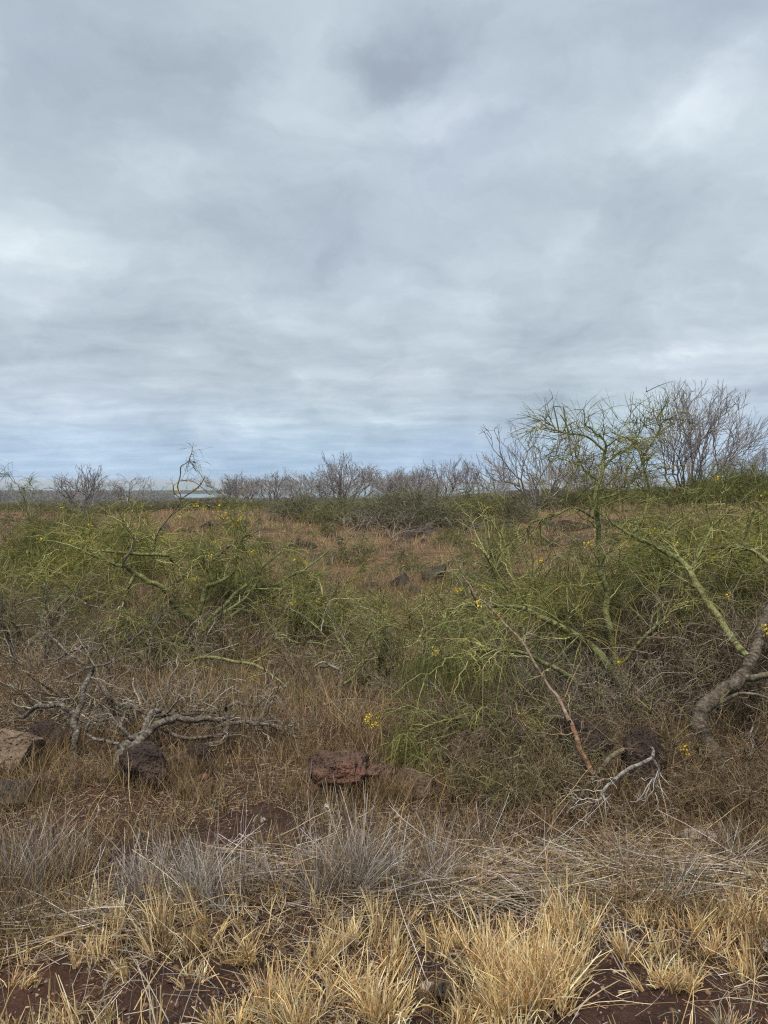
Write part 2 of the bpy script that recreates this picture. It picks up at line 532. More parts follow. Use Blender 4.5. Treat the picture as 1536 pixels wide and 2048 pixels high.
# ------------------------------------------------------------------ the ground
def build_ground():
    front = np.linspace(-48, 48, 330)
    back = np.linspace(48, 312, 70)[1:-1]
    ang = np.radians(np.concatenate([front, back]))
    rad = np.concatenate([np.linspace(0.25, 1.5, 8)[:-1], np.geomspace(1.5, 16, 190)[:-1], np.geomspace(16, 3200, 120)])
    A, R = np.meshgrid(ang, rad)
    X = np.sin(A) * R; Y = np.cos(A) * R
    Z = height(X, Y)
    n, m = R.shape
    V = np.stack([X, Y, Z], -1).reshape(-1, 3)
    i = np.arange(n - 1)[:, None] * m + np.arange(m)[None]
    j = np.arange(n - 1)[:, None] * m + (np.arange(m)[None] + 1) % m
    F = np.stack([i, i + m, j + m, j], -1).reshape(-1, 4)
    g = Geo(); g.add(V, F, np.ones_like(V) * .2)
    o = g.build('ground', M['ground'], smooth=True)
    tag(o, 'red-brown soil and dry scrub ground running out to the coast', kind='structure')
build_ground()

def build_sea():
    ang = np.linspace(0, 2 * math.pi, 121)[:-1]
    rad = np.array([100, 400, 1000, 3000, 12000])
    A, R = np.meshgrid(ang, rad)
    V = np.stack([np.sin(A) * R, np.cos(A) * R, np.full_like(R, SEA_Z)], -1).reshape(-1, 3)
    n, m = R.shape
    i = np.arange(n - 1)[:, None] * m + np.arange(m)[None]; j = np.arange(n - 1)[:, None] * m + (np.arange(m)[None] + 1) % m
    g = Geo(); g.add(V, np.stack([i, i + m, j + m, j], -1), np.ones_like(V) * .2)
    o = g.build('sea', M['sea'], smooth=True)
    tag(o, 'pale grey-green sea beyond the scrub', kind='structure')
build_sea()

# ------------------------------------------------------------------ rocks
_ico = {}
def ico(sub):
    if sub in _ico: return _ico[sub]
    import bmesh
    bm = bmesh.new(); bmesh.ops.create_icosphere(bm, subdivisions=sub, radius=1.0)
    bm.verts.ensure_lookup_table()
    v = np.array([x.co[:] for x in bm.verts]); f = np.array([[l.index for l in x.verts] for x in bm.faces])
    bm.free(); _ico[sub] = (v, f); return _ico[sub]

def rock_mesh(name, seed, dims, mat, sub=5, rough=0.30, facets=15, sharp=0.95):
    v, f = ico(sub)
    r = np.random.default_rng(seed)
    P = v.copy()
    # cut by random planes for broken faces
    for k in range(facets):
        nrm = norm(r.normal(size=3)); dcut = r.uniform(0.42, 0.88)
        over = P @ nrm - dcut
        P = P - np.where(over > 0, over, 0)[:, None] * nrm * sharp
    off = Vector(r.uniform(-50, 50, 3))
    disp = np.empty(len(P))
    for i, p in enumerate(P):
        q_ = Vector(p)
        disp[i] = (mnoise.fractal(q_ * 1.5 + off, 1.0, 2.0, 3) * 0.55 + mnoise.fractal(q_ * 5.5 + off, 0.8, 2.0, 4) * 0.22
                   - 0.10 * max(0, 0.35 - abs(mnoise.noise(q_ * 3.1 + off))))
    P = P * (1 + disp * rough)[:, None]
    lo, hi = P.min(0), P.max(0)
    P = (P - (lo + hi) / 2) / (hi - lo) * np.array(dims)
    me = bpy.data.meshes.new(name)
    me.from_pydata(P.tolist(), [], f.tolist())
    me.polygons.foreach_set('use_smooth', np.ones(len(f), bool))
    me.materials.append(mat); me.update()
    return me

ROCKS = []
def rock(name, px, py, wpx, hpx, mat, label, seed, sink=0.42, rz=None, cat='rock', ratio=0.8, **kw):
    g = ground(px, py)
    w = wpx * g[1] / FPX; h = hpx * g[1] / FPX
    H = h * (1 + sink)
    me = rock_mesh(name, seed, (w, w * ratio, H), mat, **kw)
    o = bpy.data.objects.new(name, me); C.objects.link(o)
    y = g[1] + w * ratio * 0.35
    x = g[0] * y / g[1]
    o.location = (float(x), float(y), float(height(x, y) - h * sink + H / 2))
    o.rotation_euler = (0, 0, rz if rz is not None else 0)
    tag(o, label, cat)
    if hpx > 18 and g[1] < 16: ROCKS.append((float(x), float(y), w, w * ratio))
    return o

rock('boulder', 14, 1562, 150, 92, M['rock_tan'], 'tan flat-topped boulder at the left edge with a dark undercut', 11, 0.10, ratio=0.75, sub=6, rough=0.22)
rock('boulder', 102, 1512, 105, 70, M['rock_purple'], 'dark purple lava boulder behind the tan boulder', 12, ratio=0.7)
rock('rock', 96, 1592, 66, 52, M['rock_brown'], 'small brown rock in front of the tan boulder', 13)
rock('rock_slab', 5, 1628, 125, 44, M['rock_grey'], 'low grey slab at the left edge below the tan boulder', 14)
rock('rock', 208, 1572, 64, 32, M['rock_tan'], 'little tan rock at the foot of the split log', 15)
rock('boulder', 298, 1578, 120, 92, M['rock_purple'], 'dark purple boulder right of the split log', 16)
rock('boulder', 402, 1548, 78, 62, M['rock_purple'], 'dark boulder under the arched dead branch', 17)
rock('rock', 372, 1556, 46, 40, M['rock_brown'], 'brown rock against the boulder under the arched branch', 18)
rock('boulder', 235, 1478, 80, 44, M['rock_grey'], 'grey rock in the shade behind the dead branches', 19)
rock('boulder', 680, 1600, 180, 92, M['rock_red'], 'reddish-brown lava boulder in the middle of the dry grass', 20, ratio=0.8, sub=6, rough=0.38)
rock('rock', 762, 1596, 84, 58, M['rock_red'], 'reddish rock touching the right of the middle boulder', 21)
rock('boulder', 830, 1606, 120, 50, M['rock_brown'], 'low brown boulder under the hanging green fronds', 22)
rock('boulder', 935, 1570, 105, 112, M['rock_brown'], 'upright brown boulder left of the large green-barked tree', 23, ratio=0.9)
rock('boulder', 1168, 1560, 120, 125, M['rock_purple'], 'dark red-brown lump standing in for the shade of the hollow behind the russet branch', 24)  # added dark shape where the hollow is only shaded
rock('boulder', 1290, 1600, 110, 140, M['rock_purple'], 'dark lump standing in for the shade of the hollow beside the tree trunk', 25)  # another added dark shape, for the deep shade by the trunk
rock('rock_slab', 1400, 1700, 105, 34, M['rock_pale'], 'pale flat stone half buried below the tree trunk', 26, ratio=0.5)
rock('rock', 626, 1790, 34, 34, M['rock_pale'], 'small pinkish stone between two grey stalk clumps', 27)
rock('stone', 652, 1622, 13, 14, M['rock_white'], 'small white stone on the soil below the middle boulder', 28, sub=4)
rock('stone', 526, 1647, 14, 13, M['rock_pale'], 'small pale stone on the soil left of the white one', 29, sub=4)
rock('rock', 892, 2022, 78, 48, M['rock_grey'], 'charcoal grey rock among the straw at the front', 30, 0.4)
rock('rock', 1532, 1925, 46, 42, M['rock_pale'], 'grey-pink stone at the right edge near the front', 31)
rock('rock', 400, 1600, 60, 30, M['rock_brown'], 'half-buried brown rock below the arched branch', 33, 0.4)
rock('rock', 540, 1720, 52, 22, M['rock_brown'], 'flat brown stone on the soil between the stalk clumps', 34, 0.4)
# mid-field rocks
for k, (px, py, w, h, lab) in enumerate([
        (800, 1180, 52, 34, 'black lava rock, left of the pair behind the middle shrub'),
        (868, 1168, 52, 36, 'black lava rock, right of the pair behind the middle shrub'),
        (745, 1185, 34, 20, 'small black rock beside the lava pair'),
        (832, 1192, 36, 20, 'low black rock in front of the lava pair')]):
    rock('lava_rock', px, py, w, h, M['rock_grey'], lab, 40 + k, .9, sub=4)
_lava = [rock_mesh('lava_rock', 60 + k, (1, .8, .6), M['rock_purple' if k % 2 else 'rock_grey'], sub=4, rough=0.45) for k in range(5)]
def ridge(pxs, pys, n, wlo, whi, label, group):
    for k in range(n):
        t = rng.uniform()
        px = pxs[0] + (pxs[1] - pxs[0]) * t + rng.normal(0, 8); py = pys[0] + (pys[1] - pys[0]) * t + rng.normal(0, 3.0)
        g = ground(px, py)
        o = bpy.data.objects.new('lava_rock', _lava[rng.integers(5)]); C.objects.link(o)
        s = rng.uniform(wlo, whi) * g[1] / FPX
        o.scale = (s, s * rng.uniform(.7, 1.2), s * rng.uniform(.6, 1.25))
        o.location = (float(g[0]), float(g[1]), float(g[2] + s * 0.08))
        o.rotation_euler = (rng.normal(0, .15), rng.normal(0, .15), rng.uniform(0, 6.28))
        tag(o, label, 'rock', group)
ridge((830, 1010), (1072, 1056), 26, 22, 55, 'dark lava rock in the low ridge across the middle of the field', 'rocks of the middle ridge')
ridge((770, 900), (1092, 1080), 12, 18, 42, 'dark lava rock strewn below the middle ridge', 'rocks below the middle ridge')
ridge((1080, 1350), (1062, 1050), 26, 22, 52, 'dark lava rock in the ridge behind the large green-barked tree', 'rocks of the right ridge')
ridge((1090, 1280), (1096, 1080), 10, 16, 40, 'dark lava rock just below the right ridge', 'rocks below the right ridge')
ridge((200, 420), (1072, 1062), 22, 16, 38, 'dark rock in the low outcrop across the left field', 'rocks of the left outcrop')
ridge((560, 690), (1098, 1085), 12, 14, 34, 'dark rock in the grass left of the middle ridge', 'rocks in the brown field')
ridge((480, 640), (1046, 1040), 9, 14, 30, 'dark rock along the far edge of the brown field', 'rocks along the far edge of the field')

# ------------------------------------------------------------------ plants: common builders
GREENS = [(0.165, 0.172, 0.050), (0.215, 0.218, 0.072), (0.125, 0.134, 0.038), (0.25, 0.24, 0.096)]
DEEP = [(0.112, 0.124, 0.036), (0.142, 0.152, 0.046), (0.088, 0.098, 0.030), (0.185, 0.184, 0.068)]
OLIVE = [(0.15, 0.15, 0.066), (0.18, 0.175, 0.082), (0.125, 0.122, 0.054), (0.21, 0.19, 0.10)]
TWGREEN = [(0.25, 0.255, 0.095), (0.34, 0.33, 0.14), (0.18, 0.19, 0.065), (0.34, 0.30, 0.16), (0.13, 0.125, 0.055)]
TWDARK = [(0.11, 0.12, 0.05), (0.15, 0.16, 0.06), (0.12, 0.10, 0.06)]
GREYTW = [(0.165, 0.136, 0.098), (0.215, 0.183, 0.138), (0.11, 0.086, 0.060), (0.30, 0.267, 0.216)]
BROWNTW = [(0.135, 0.094, 0.054), (0.185, 0.135, 0.080), (0.09, 0.061, 0.037), (0.24, 0.182, 0.115)]
HAZY = [(0.165, 0.158, 0.092), (0.20, 0.185, 0.118), (0.135, 0.13, 0.075), (0.22, 0.195, 0.14)]  # olive lightened and greyed for far shrubs, haze put into the leaf colour
BANK = [(0.23, 0.155, 0.080), (0.31, 0.218, 0.115), (0.15, 0.098, 0.054), (0.40, 0.295, 0.165), (0.10, 0.064, 0.038)]
BRIGHT = [(0.215, 0.225, 0.055), (0.275, 0.275, 0.080), (0.15, 0.164, 0.042), (0.31, 0.295, 0.105), (0.10, 0.112, 0.034)]
STRAW = [(0.72, 0.53, 0.27), (0.78, 0.61, 0.34), (0.62, 0.43, 0.20), (0.82, 0.69, 0.44), (0.45, 0.295, 0.14)]
DRYBR = [(0.265, 0.185, 0.10), (0.35, 0.26, 0.145), (0.20, 0.136, 0.078), (0.42, 0.325, 0.195), (0.13, 0.088, 0.055)]
ASH = [(0.42, 0.37, 0.325), (0.50, 0.455, 0.41), (0.32, 0.275, 0.235), (0.58, 0.54, 0.49), (0.33, 0.265, 0.21)]

def leaf_tufts(g, pos, dirs, per, L, w, pal, droop=0.22, spread=0.8, K=5, var=0.18, wob=0.05):
    """streamer leaves: 'per' long thin ribbons from every node, arching over and hanging"""
    n = len(pos)
    if n == 0: return
    P = np.repeat(pos, per, 0); D = np.repeat(dirs, per, 0)
    D = norm(D + rng.normal(0, spread, D.shape))
    Ls = rng.uniform(L[0], L[1], len(P))
    path = grow(P, D, Ls, K, wob, -droop)
    ww = taper(len(P), K, w, w * 0.45) * rng.uniform(.7, 1.25, (len(P), 1))
    tone = np.repeat(rng.uniform(.62, 1.35, n), per)[:, None]
    dry = np.repeat(rng.uniform(size=n) < .12, per)[:, None]
    cl = colors(len(P), pal, var) * tone
    cl = np.where(dry, cl * np.array([1.35, 1.02, .9]), cl)
    g.ribbon(path, ww, np.clip(cl, .01, .7))

_petal = {}
def flower_mesh(k):
    if k in _petal: return _petal[k]
    g = Geo()
    n = 11
    c = rng.normal(0, 0.022, (n, 3))
    for i in range(n):
        ax = norm(rng.normal(size=3)); a = norm(np.cross(ax, rng.normal(size=3))); bq = np.cross(ax, a)
        for t in range(5):
            th = t * 1.2566; d = math.cos(th) * a + math.sin(th) * bq; e = np.cross(ax, d)
            r_ = 0.011
            v = np.array([c[i], c[i] + d * r_ * .6 + e * r_ * .45, c[i] + d * r_ * 1.15 + ax * .002, c[i] + d * r_ * .6 - e * r_ * .45])
            g.add(v, np.array([[0, 1, 2, 3]]), np.tile(colors(1, [(0.78, 0.60, 0.04), (0.80, 0.68, 0.10), (0.75, 0.45, 0.03)], .08), (4, 1)))
    _petal[k] = g.mesh('flower_cluster', M['flower']); return _petal[k]

def flower(parent, pos, s=1.0, name='flower_cluster'):
    o = bpy.data.objects.new(name, flower_mesh(int(rng.integers(5)))); C.objects.link(o)
    o.parent = parent; o['kind'] = 'stuff'
    o.location = tuple(float(v) for v in (np.asarray(pos) - np.array(parent.location)))
    s *= .68; o.scale = (s, s, s); o.rotation_euler = tuple(rng.uniform(0, 6.28, 3))

def palo_verde(name, label, cat, base, rx, ht, seed, nstem=6, n1=6, n2=6, per=5, L=(0.12, 0.30), w=0.004, pal=GREENS, tw=TWGREEN,
               droop=0.22, nflow=4, lean=(0, 0), group=None, stem_mat='green_bark', r0=0.02, bare=0.0, fs=1.0, ry=None, tip_up=0.05):
    """a thin-leaved green shrub: arching stems, zigzag branches, twigs, streamer leaves, yellow flowers"""
    global rng
    keep = rng; rng = np.random.default_rng(seed)
    ry = ry or rx
    root = empty(name, base, label, cat, group)
    base = np.asarray(base, float)
    az = np.arange(nstem) * 2 * math.pi / nstem + rng.normal(0, .35, nstem)
    el = rng.uniform(0.35, 1.0, nstem)
    d = np.stack([np.cos(az) * rx * el + lean[0], np.sin(az) * ry * el + lean[1], np.full(nstem, ht) * rng.uniform(.75, 1.15, nstem)], -1)
    Ls = np.linalg.norm(d, axis=1)
    P0 = grow(base + rng.normal(0, .05, (nstem, 3)) * [1, 1, 0], d + np.array([0, 0, ht * .25]), Ls, 9, .13, -.055, .10)
    for k in range(nstem):
        g = Geo(); g.tube(P0[k:k + 1], taper(1, 9, r0 * rng.uniform(.7, 1.2), r0 * .3), np.array([[1., 1., 1.]]), 6, .05)
        g.build('stem', M[stem_mat], root, smooth=True)
    s1, d1, i1, t1 = sprout(P0, n1, .25, 1.0, .75, .25, .10)
    P1 = grow(s1, d1, Ls[i1] * rng.uniform(.3, .62, len(i1)), 7, .17, tip_up * -.5, .22)
    s2, d2, i2, t2 = sprout(P1, n2, .15, 1.0, .75, .3, .03)
    P2 = grow(s2, d2, rng.uniform(.12, .30, len(i2)) * max(.6, ht), 5, .18, -.03, .25)
    g = Geo()
    g.tube(P1, taper(len(P1), 7, r0 * .42, r0 * .16), colors(len(P1), tw, .15), 4)
    g.tube(P2, taper(len(P2), 5, r0 * .19, max(r0 * .08, w * .35)), colors(len(P2), tw, .18), 3)
    g.build('twigs', M['twig'], root, kind='stuff')
    g = Geo()
    nodes = np.concatenate([P2[:, 2], P2[:, 3], P2[:, 4], P1[:, 5], P1[:, 6]])
    dirs = np.concatenate([norm(P2[:, 3] - P2[:, 2]), norm(P2[:, 4] - P2[:, 3]), norm(P2[:, 4] - P2[:, 3]), norm(P1[:, 6] - P1[:, 5]), norm(P1[:, 6] - P1[:, 5])])
    if bare > 0:
        kf = rng.uniform(size=len(nodes)) > bare
        nodes, dirs = nodes[kf], dirs[kf]
    leaf_tufts(g, nodes, dirs, per, L, w, pal, droop)
    g.build('foliage', M['leaf'], root, kind='stuff')
    tips = P1[:, -1]
    for k in rng.choice(len(tips), min(nflow, len(tips)), replace=False):
        flower(root, tips[k] + rng.normal(0, .02, 3), fs * rng.uniform(.7, 1.3))
    rng = keep
    return root

def thicket(name, label, cat, base, rx, ht, seed, n=70, n1=7, n2=6, pal=GREYTW, wid=0.004, group=None, lean=(0, 0), ry=None, grav=-0.03, part='twigs'):
    """a tangle of dead twigs"""
    global rng
    keep = rng; rng = np.random.default_rng(seed)
    ry = ry or rx
    base = np.asarray(base, float)
    root = empty(name, base, label, cat, group)
    az = rng.uniform(0, 6.28, n); rr = np.sqrt(rng.uniform(0, 1, n)) * .55
    st = base + np.stack([np.cos(az) * rr * rx, np.sin(az) * rr * ry, np.zeros(n)], -1)
    d = np.stack([np.cos(az) * rx * rng.uniform(.2, 1, n) + lean[0], np.sin(az) * ry * rng.uniform(.2, 1, n) + lean[1], ht * rng.uniform(.5, 1.2, n)], -1)
    Ls = np.linalg.norm(d, axis=1) * rng.uniform(.6, 1.0, n)
    P0 = grow(st, d, Ls, 8, .16, grav, .12)
    g = Geo(); g.tube(P0, taper(n, 8, wid * 1.5, wid * .6) * rng.uniform(.6, 1.5, (n, 1)), colors(n, pal, .18), 4)
    g.build('stems', M['twig'], root, kind='stuff')
    s1, d1, i1, _ = sprout(P0, n1, .1, 1, .9, .35)
    P1 = grow(s1, d1, rng.uniform(.2, .55, len(i1)) * max(.4, ht), 6, .22, grav * .7, .2)
    s2, d2, i2, _ = sprout(P1, n2, .1, 1, .9, .35)
    P2 = grow(s2, d2, rng.uniform(.08, .22, len(i2)) * max(.5, ht), 4, .25, grav * .5, .2)
    g = Geo()
    g.tube(P1, taper(len(P1), 6, wid * .55, wid * .3), colors(len(P1), pal, .2), 3)
    g.ribbon(P2, taper(len(P2), 4, wid * .65, wid * .35), colors(len(P2), pal, .22))
    g.build(part, M['twig'], root, kind='stuff')
    rng = keep
    return root

# ------------------------------------------------------------------ distance: bare trees and green belts
def bare_tree_meshes(seed, nst=8, spread=.62, levels=5, thick=1.0, pal=[(0.24, .22, .22), (.31, .285, .285), (.18, .165, .165)]):  # default pal lightened for distance, haze put into the bark colour
    """unit leafless tree: many stems from the base that fork again and again into a dome of fine twigs"""
    global rng
    keep = rng; rng = np.random.default_rng(seed)
    az = np.arange(nst) * 6.283 / nst + rng.normal(0, .3, nst)
    e = rng.uniform(.25, 1.0, nst)
    d = np.stack([np.cos(az) * spread * e, np.sin(az) * spread * e, np.full(nst, .62)], -1)
    st = rng.normal(0, .02, (nst, 3)) * [1, 1, 0]
    Ln = [.36, .25, .19, .14, .10, .07]; Rn = [.0145, .0090, .0058, .0040, .0028, .0022, .0018]
    P = grow(st, d, Ln[0] * rng.uniform(.6, 1.25, nst), 7, .10, .03, .08)
    g0 = Geo(); g0.tube(P, taper(nst, 7, Rn[0] * thick, Rn[1] * thick), colors(nst, pal, .1), 6, .05)
    g1 = Geo(); last = None
    for L in range(1, levels + 1):
        T = norm(P[:, -1] - P[:, -2]); n = len(P)
        # two or three forks at the end, one from the side
        nf = 2
        idx = np.concatenate([np.repeat(np.arange(n), nf), np.arange(n)[rng.uniform(size=n) < .55]])
        mid = np.concatenate([np.ones(n * nf, bool), np.zeros(len(idx) - n * nf, bool)])
        s0 = np.where(mid[:, None], P[idx, -1], P[idx, P.shape[1] // 2])
        perp = norm(np.cross(T[idx], rng.normal(size=(len(idx), 3))))
        al = np.abs(rng.normal(.50, .18, len(idx)))[:, None]
        dd = np.cos(al) * T[idx] + np.sin(al) * perp
        out_ = norm(s0 * [1, 1, .0] + 1e-6)
        dd = norm(dd + out_ * .10 + np.array([0, 0, .10]))
        K = 6 if L < 3 else (5 if L < 5 else 4)
        P = grow(s0, dd, Ln[min(L, 5)] * rng.uniform(.45, 1.3, len(idx)), K, .13, .025, .13)
        g1.tube(P, taper(len(P), K, Rn[L] * thick, Rn[L + 1] * thick), colors(len(P), pal, .12), 4 if L < 3 else 3)
        last = P
    a = g0.mesh('trunk', M['twig'], True); c = g1.mesh('crown', M['twig'])
    zmax = np.percentile(last[..., 2], 97); xr = np.percentile(np.abs(last[..., 0]), 95)
    rng = keep
    return a, c, zmax, xr

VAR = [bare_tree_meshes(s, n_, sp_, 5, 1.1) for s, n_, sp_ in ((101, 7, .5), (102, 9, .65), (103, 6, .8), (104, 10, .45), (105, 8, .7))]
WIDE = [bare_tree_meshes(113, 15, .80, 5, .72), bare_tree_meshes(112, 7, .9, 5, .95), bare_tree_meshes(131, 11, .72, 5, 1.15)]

def bare_tree(px, py, top, depth, label, k, wide=False, wpx=None, rz=0.0, group=None, name='bare_tree'):
    a, c, zm, xr = (WIDE if wide else VAR)[k]
    x = (px - W0 / 2) / FPX * depth
    base = on_ground(x, depth)
    topz = at(px, top, depth)[2]
    s = (topz - base[2]) / zm
    sx = s if wpx is None else (wpx * depth / FPX / 2) / xr
    root = empty(name, base, label, 'tree', group)
    root.rotation_euler = (0, 0, rz)
    for nm, me in (('trunk', a), ('crown', c)):
        o = bpy.data.objects.new(nm, me); C.objects.link(o); o.parent = root; o.scale = (sx, sx, s)
    return root

T_ = bare_tree
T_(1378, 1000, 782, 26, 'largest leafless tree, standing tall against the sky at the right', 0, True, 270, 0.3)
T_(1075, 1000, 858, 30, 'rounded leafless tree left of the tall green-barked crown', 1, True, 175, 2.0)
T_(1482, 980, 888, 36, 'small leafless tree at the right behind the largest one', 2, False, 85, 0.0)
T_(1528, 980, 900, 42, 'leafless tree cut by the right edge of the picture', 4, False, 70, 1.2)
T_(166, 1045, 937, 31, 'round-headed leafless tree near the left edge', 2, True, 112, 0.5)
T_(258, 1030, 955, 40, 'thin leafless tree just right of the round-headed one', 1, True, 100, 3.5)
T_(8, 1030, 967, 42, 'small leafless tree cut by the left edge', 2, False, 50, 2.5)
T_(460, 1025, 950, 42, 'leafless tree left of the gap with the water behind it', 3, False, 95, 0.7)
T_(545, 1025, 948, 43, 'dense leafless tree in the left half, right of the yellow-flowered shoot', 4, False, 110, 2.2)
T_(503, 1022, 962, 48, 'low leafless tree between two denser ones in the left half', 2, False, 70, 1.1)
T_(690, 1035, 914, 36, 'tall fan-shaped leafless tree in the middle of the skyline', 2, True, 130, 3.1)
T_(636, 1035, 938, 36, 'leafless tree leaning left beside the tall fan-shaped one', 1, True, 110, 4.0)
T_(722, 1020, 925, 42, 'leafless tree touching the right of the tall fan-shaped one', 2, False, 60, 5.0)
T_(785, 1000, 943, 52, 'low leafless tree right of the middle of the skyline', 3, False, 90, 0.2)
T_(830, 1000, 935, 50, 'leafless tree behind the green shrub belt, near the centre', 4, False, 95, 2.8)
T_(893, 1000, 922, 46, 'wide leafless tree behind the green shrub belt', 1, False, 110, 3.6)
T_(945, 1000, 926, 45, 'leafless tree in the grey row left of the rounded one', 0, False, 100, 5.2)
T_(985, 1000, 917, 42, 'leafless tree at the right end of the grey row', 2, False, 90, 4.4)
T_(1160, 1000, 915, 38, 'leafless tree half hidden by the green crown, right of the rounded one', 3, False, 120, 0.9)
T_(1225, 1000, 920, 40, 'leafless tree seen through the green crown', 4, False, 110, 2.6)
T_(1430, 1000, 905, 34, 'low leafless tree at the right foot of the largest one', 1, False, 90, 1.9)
# row of low leafless scrub behind
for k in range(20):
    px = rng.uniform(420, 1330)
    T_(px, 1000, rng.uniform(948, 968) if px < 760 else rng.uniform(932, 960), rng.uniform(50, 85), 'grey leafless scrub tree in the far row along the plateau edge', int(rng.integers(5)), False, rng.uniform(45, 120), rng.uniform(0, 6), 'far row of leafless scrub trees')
# pale dead shrubs in the field
SHR = [bare_tree_meshes(121, 6, 1.2, 4, .5, [(.24, .21, .18), (.19, .16, .135)]), bare_tree_meshes(122, 5, 1.1, 4, .55, [(.34, .30, .26), (.25, .21, .175)])]
def dead_shrub(px, py, top, wpx, k, label, rz):
    g = ground(px, py); a, c, zm, xr = SHR[k]
    root = empty('dead_shrub', g, label, 'shrub'); root.rotation_euler = (0, 0, rz)
    s = (at(px, top, g[1])[2] - g[2]) / zm; sx = wpx * g[1] / FPX / 2 / xr
    for nm, me in (('stem', a), ('branches', c)):
        o = bpy.data.objects.new(nm, me); C.objects.link(o); o.parent = root; o.scale = (sx, sx, s); o['kind'] = 'stuff'
dead_shrub(782, 1078, 1020, 150, 0, 'spreading pale dead shrub on the middle of the brown field', 0.4)
dead_shrub(705, 1072, 1022, 110, 1, 'small pale dead shrub left of the spreading one', 1.4)
dead_shrub(930, 1070, 1020, 120, 1, 'low dead shrub on the dark ridge', 2.4)

def far_bush(px, top, depth, wpx, label, seed, pal=OLIVE, n=5200, group=None, dens=1.0):
    """leafy shrub at a distance: stems and a cloud of thin leaves in clumps"""
    global rng
    keep = rng; rng = np.random.default_rng(seed)
    x = (px - W0 / 2) / FPX * depth
    base = on_ground(x, depth)
    ht = max(.5, at(px, top, depth)[2] - base[2]); rx = wpx * depth / FPX / 2
    root = empty('green_shrub', base, label, 'shrub', group)
    ns = 7
    az = rng.uniform(0, 6.28, ns)
    P0 = grow(np.tile(base, (ns, 1)), np.stack([np.cos(az) * rx * .7, np.sin(az) * rx * .7, np.full(ns, ht)], -1), ht * 1.0, 7, .15, 0)
    s1, d1, i1, _ = sprout(P0, 14, .2, 1, .8, .3, .1)
    P1 = grow(s1, d1, rng.uniform(.2, .5, len(i1)) * ht, 5, .2, .0, .2)
    g = Geo(); g.tube(P0, taper(ns, 7, .03, .012), colors(ns, OLIVE, .1), 5); g.tube(P1, taper(len(P1), 5, .008, .004), colors(len(P1), TWDARK, .2), 3)
    g.build('stems', M['twig'], root, kind='stuff')
    nc = int(46 * dens)
    u = rng.normal(size=(nc, 3)); u = norm(u) * rng.uniform(.35, 1.0, (nc, 1)) ** .6
    cz = np.abs(u[:, 2]) ** .7
    cc = base + np.stack([u[:, 0] * rx, u[:, 1] * rx, .10 * ht + cz * ht * .82 * rng.uniform(.75, 1.0, nc)], -1)
    pick = rng.integers(0, nc, n)
    p = cc[pick] + rng.normal(0, 1, (n, 3)) * np.array([.17 * rx + .05, .17 * rx + .05, .085 * ht])
    p[:, 2] = np.maximum(p[:, 2], base[2] + .05)
    d = rng.normal(size=(n, 3)) * [1, 1, .9] + [0, 0, .6]
    path = grow(p, d, rng.uniform(.10, .30, n), 3, .1, -.25)
    wv = max(.005, depth * .00036); n = n
    g = Geo(); g.ribbon(path, taper(n, 3, wv, wv * .5), colors(n, pal, .22) * rng.uniform(.75, 1.2, nc)[pick][:, None])
    g.build('foliage', M['leaf'], root, kind='stuff')
    rng = keep

FB = far_bush
FB(1490, 920, 23, 170, 'dense dark green bush on the rise at the right edge', 201, DEEP, 9000)
FB(1420, 945, 25, 120, 'green bush at the foot of the largest leafless tree', 202, GREENS, 6000)
FB(1310, 968, 26, 140, 'green bush between the tall crown and the largest leafless tree', 203, OLIVE, 6000)
for k, (px, top, dep, w_, lab) in enumerate([
    (600, 985, 27, 130, 'olive shrub at the left end of the green belt'),
    (690, 988, 25, 150, 'olive shrub below the tall fan-shaped leafless tree'),
    (775, 978, 24, 160, 'broad green shrub in the middle of the belt'),
    (850, 968, 24, 170, 'tallest green shrub of the belt, right of centre'),
    (925, 976, 24, 150, 'green shrub at the right end of the belt'),
    (1000, 985, 25, 130, 'olive shrub left of the rounded leafless tree'),
    (1090, 975, 31, 140, 'green shrub under the rounded leafless tree'),
    (1190, 975, 30, 150, 'green shrub behind the tall green-barked crown')]):
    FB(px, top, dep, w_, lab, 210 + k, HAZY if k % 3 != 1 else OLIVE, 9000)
for k, (px, top, dep, w_, lab) in enumerate([
    (40, 1004, 38, 120, 'olive shrub at the far left below the dark plain'),
    (120, 1006, 36, 110, 'olive shrub left of the round-headed leafless tree'),
    (215, 1004, 37, 110, 'green shrub right of the round-headed leafless tree'),
    (290, 1000, 39, 100, 'olive shrub in front of the inlet, left of the flowering shoot'),
    (380, 998, 40, 100, 'green shrub in front of the inlet behind the flowering shoot'),
    (440, 990, 40, 90, 'bright green shrub in front of the inlet'),
    (520, 1000, 40, 100, 'olive shrub below the dense leafless tree')]):
    FB(px, top, dep, w_, lab, 230 + k, HAZY if k % 2 else OLIVE, 6000)
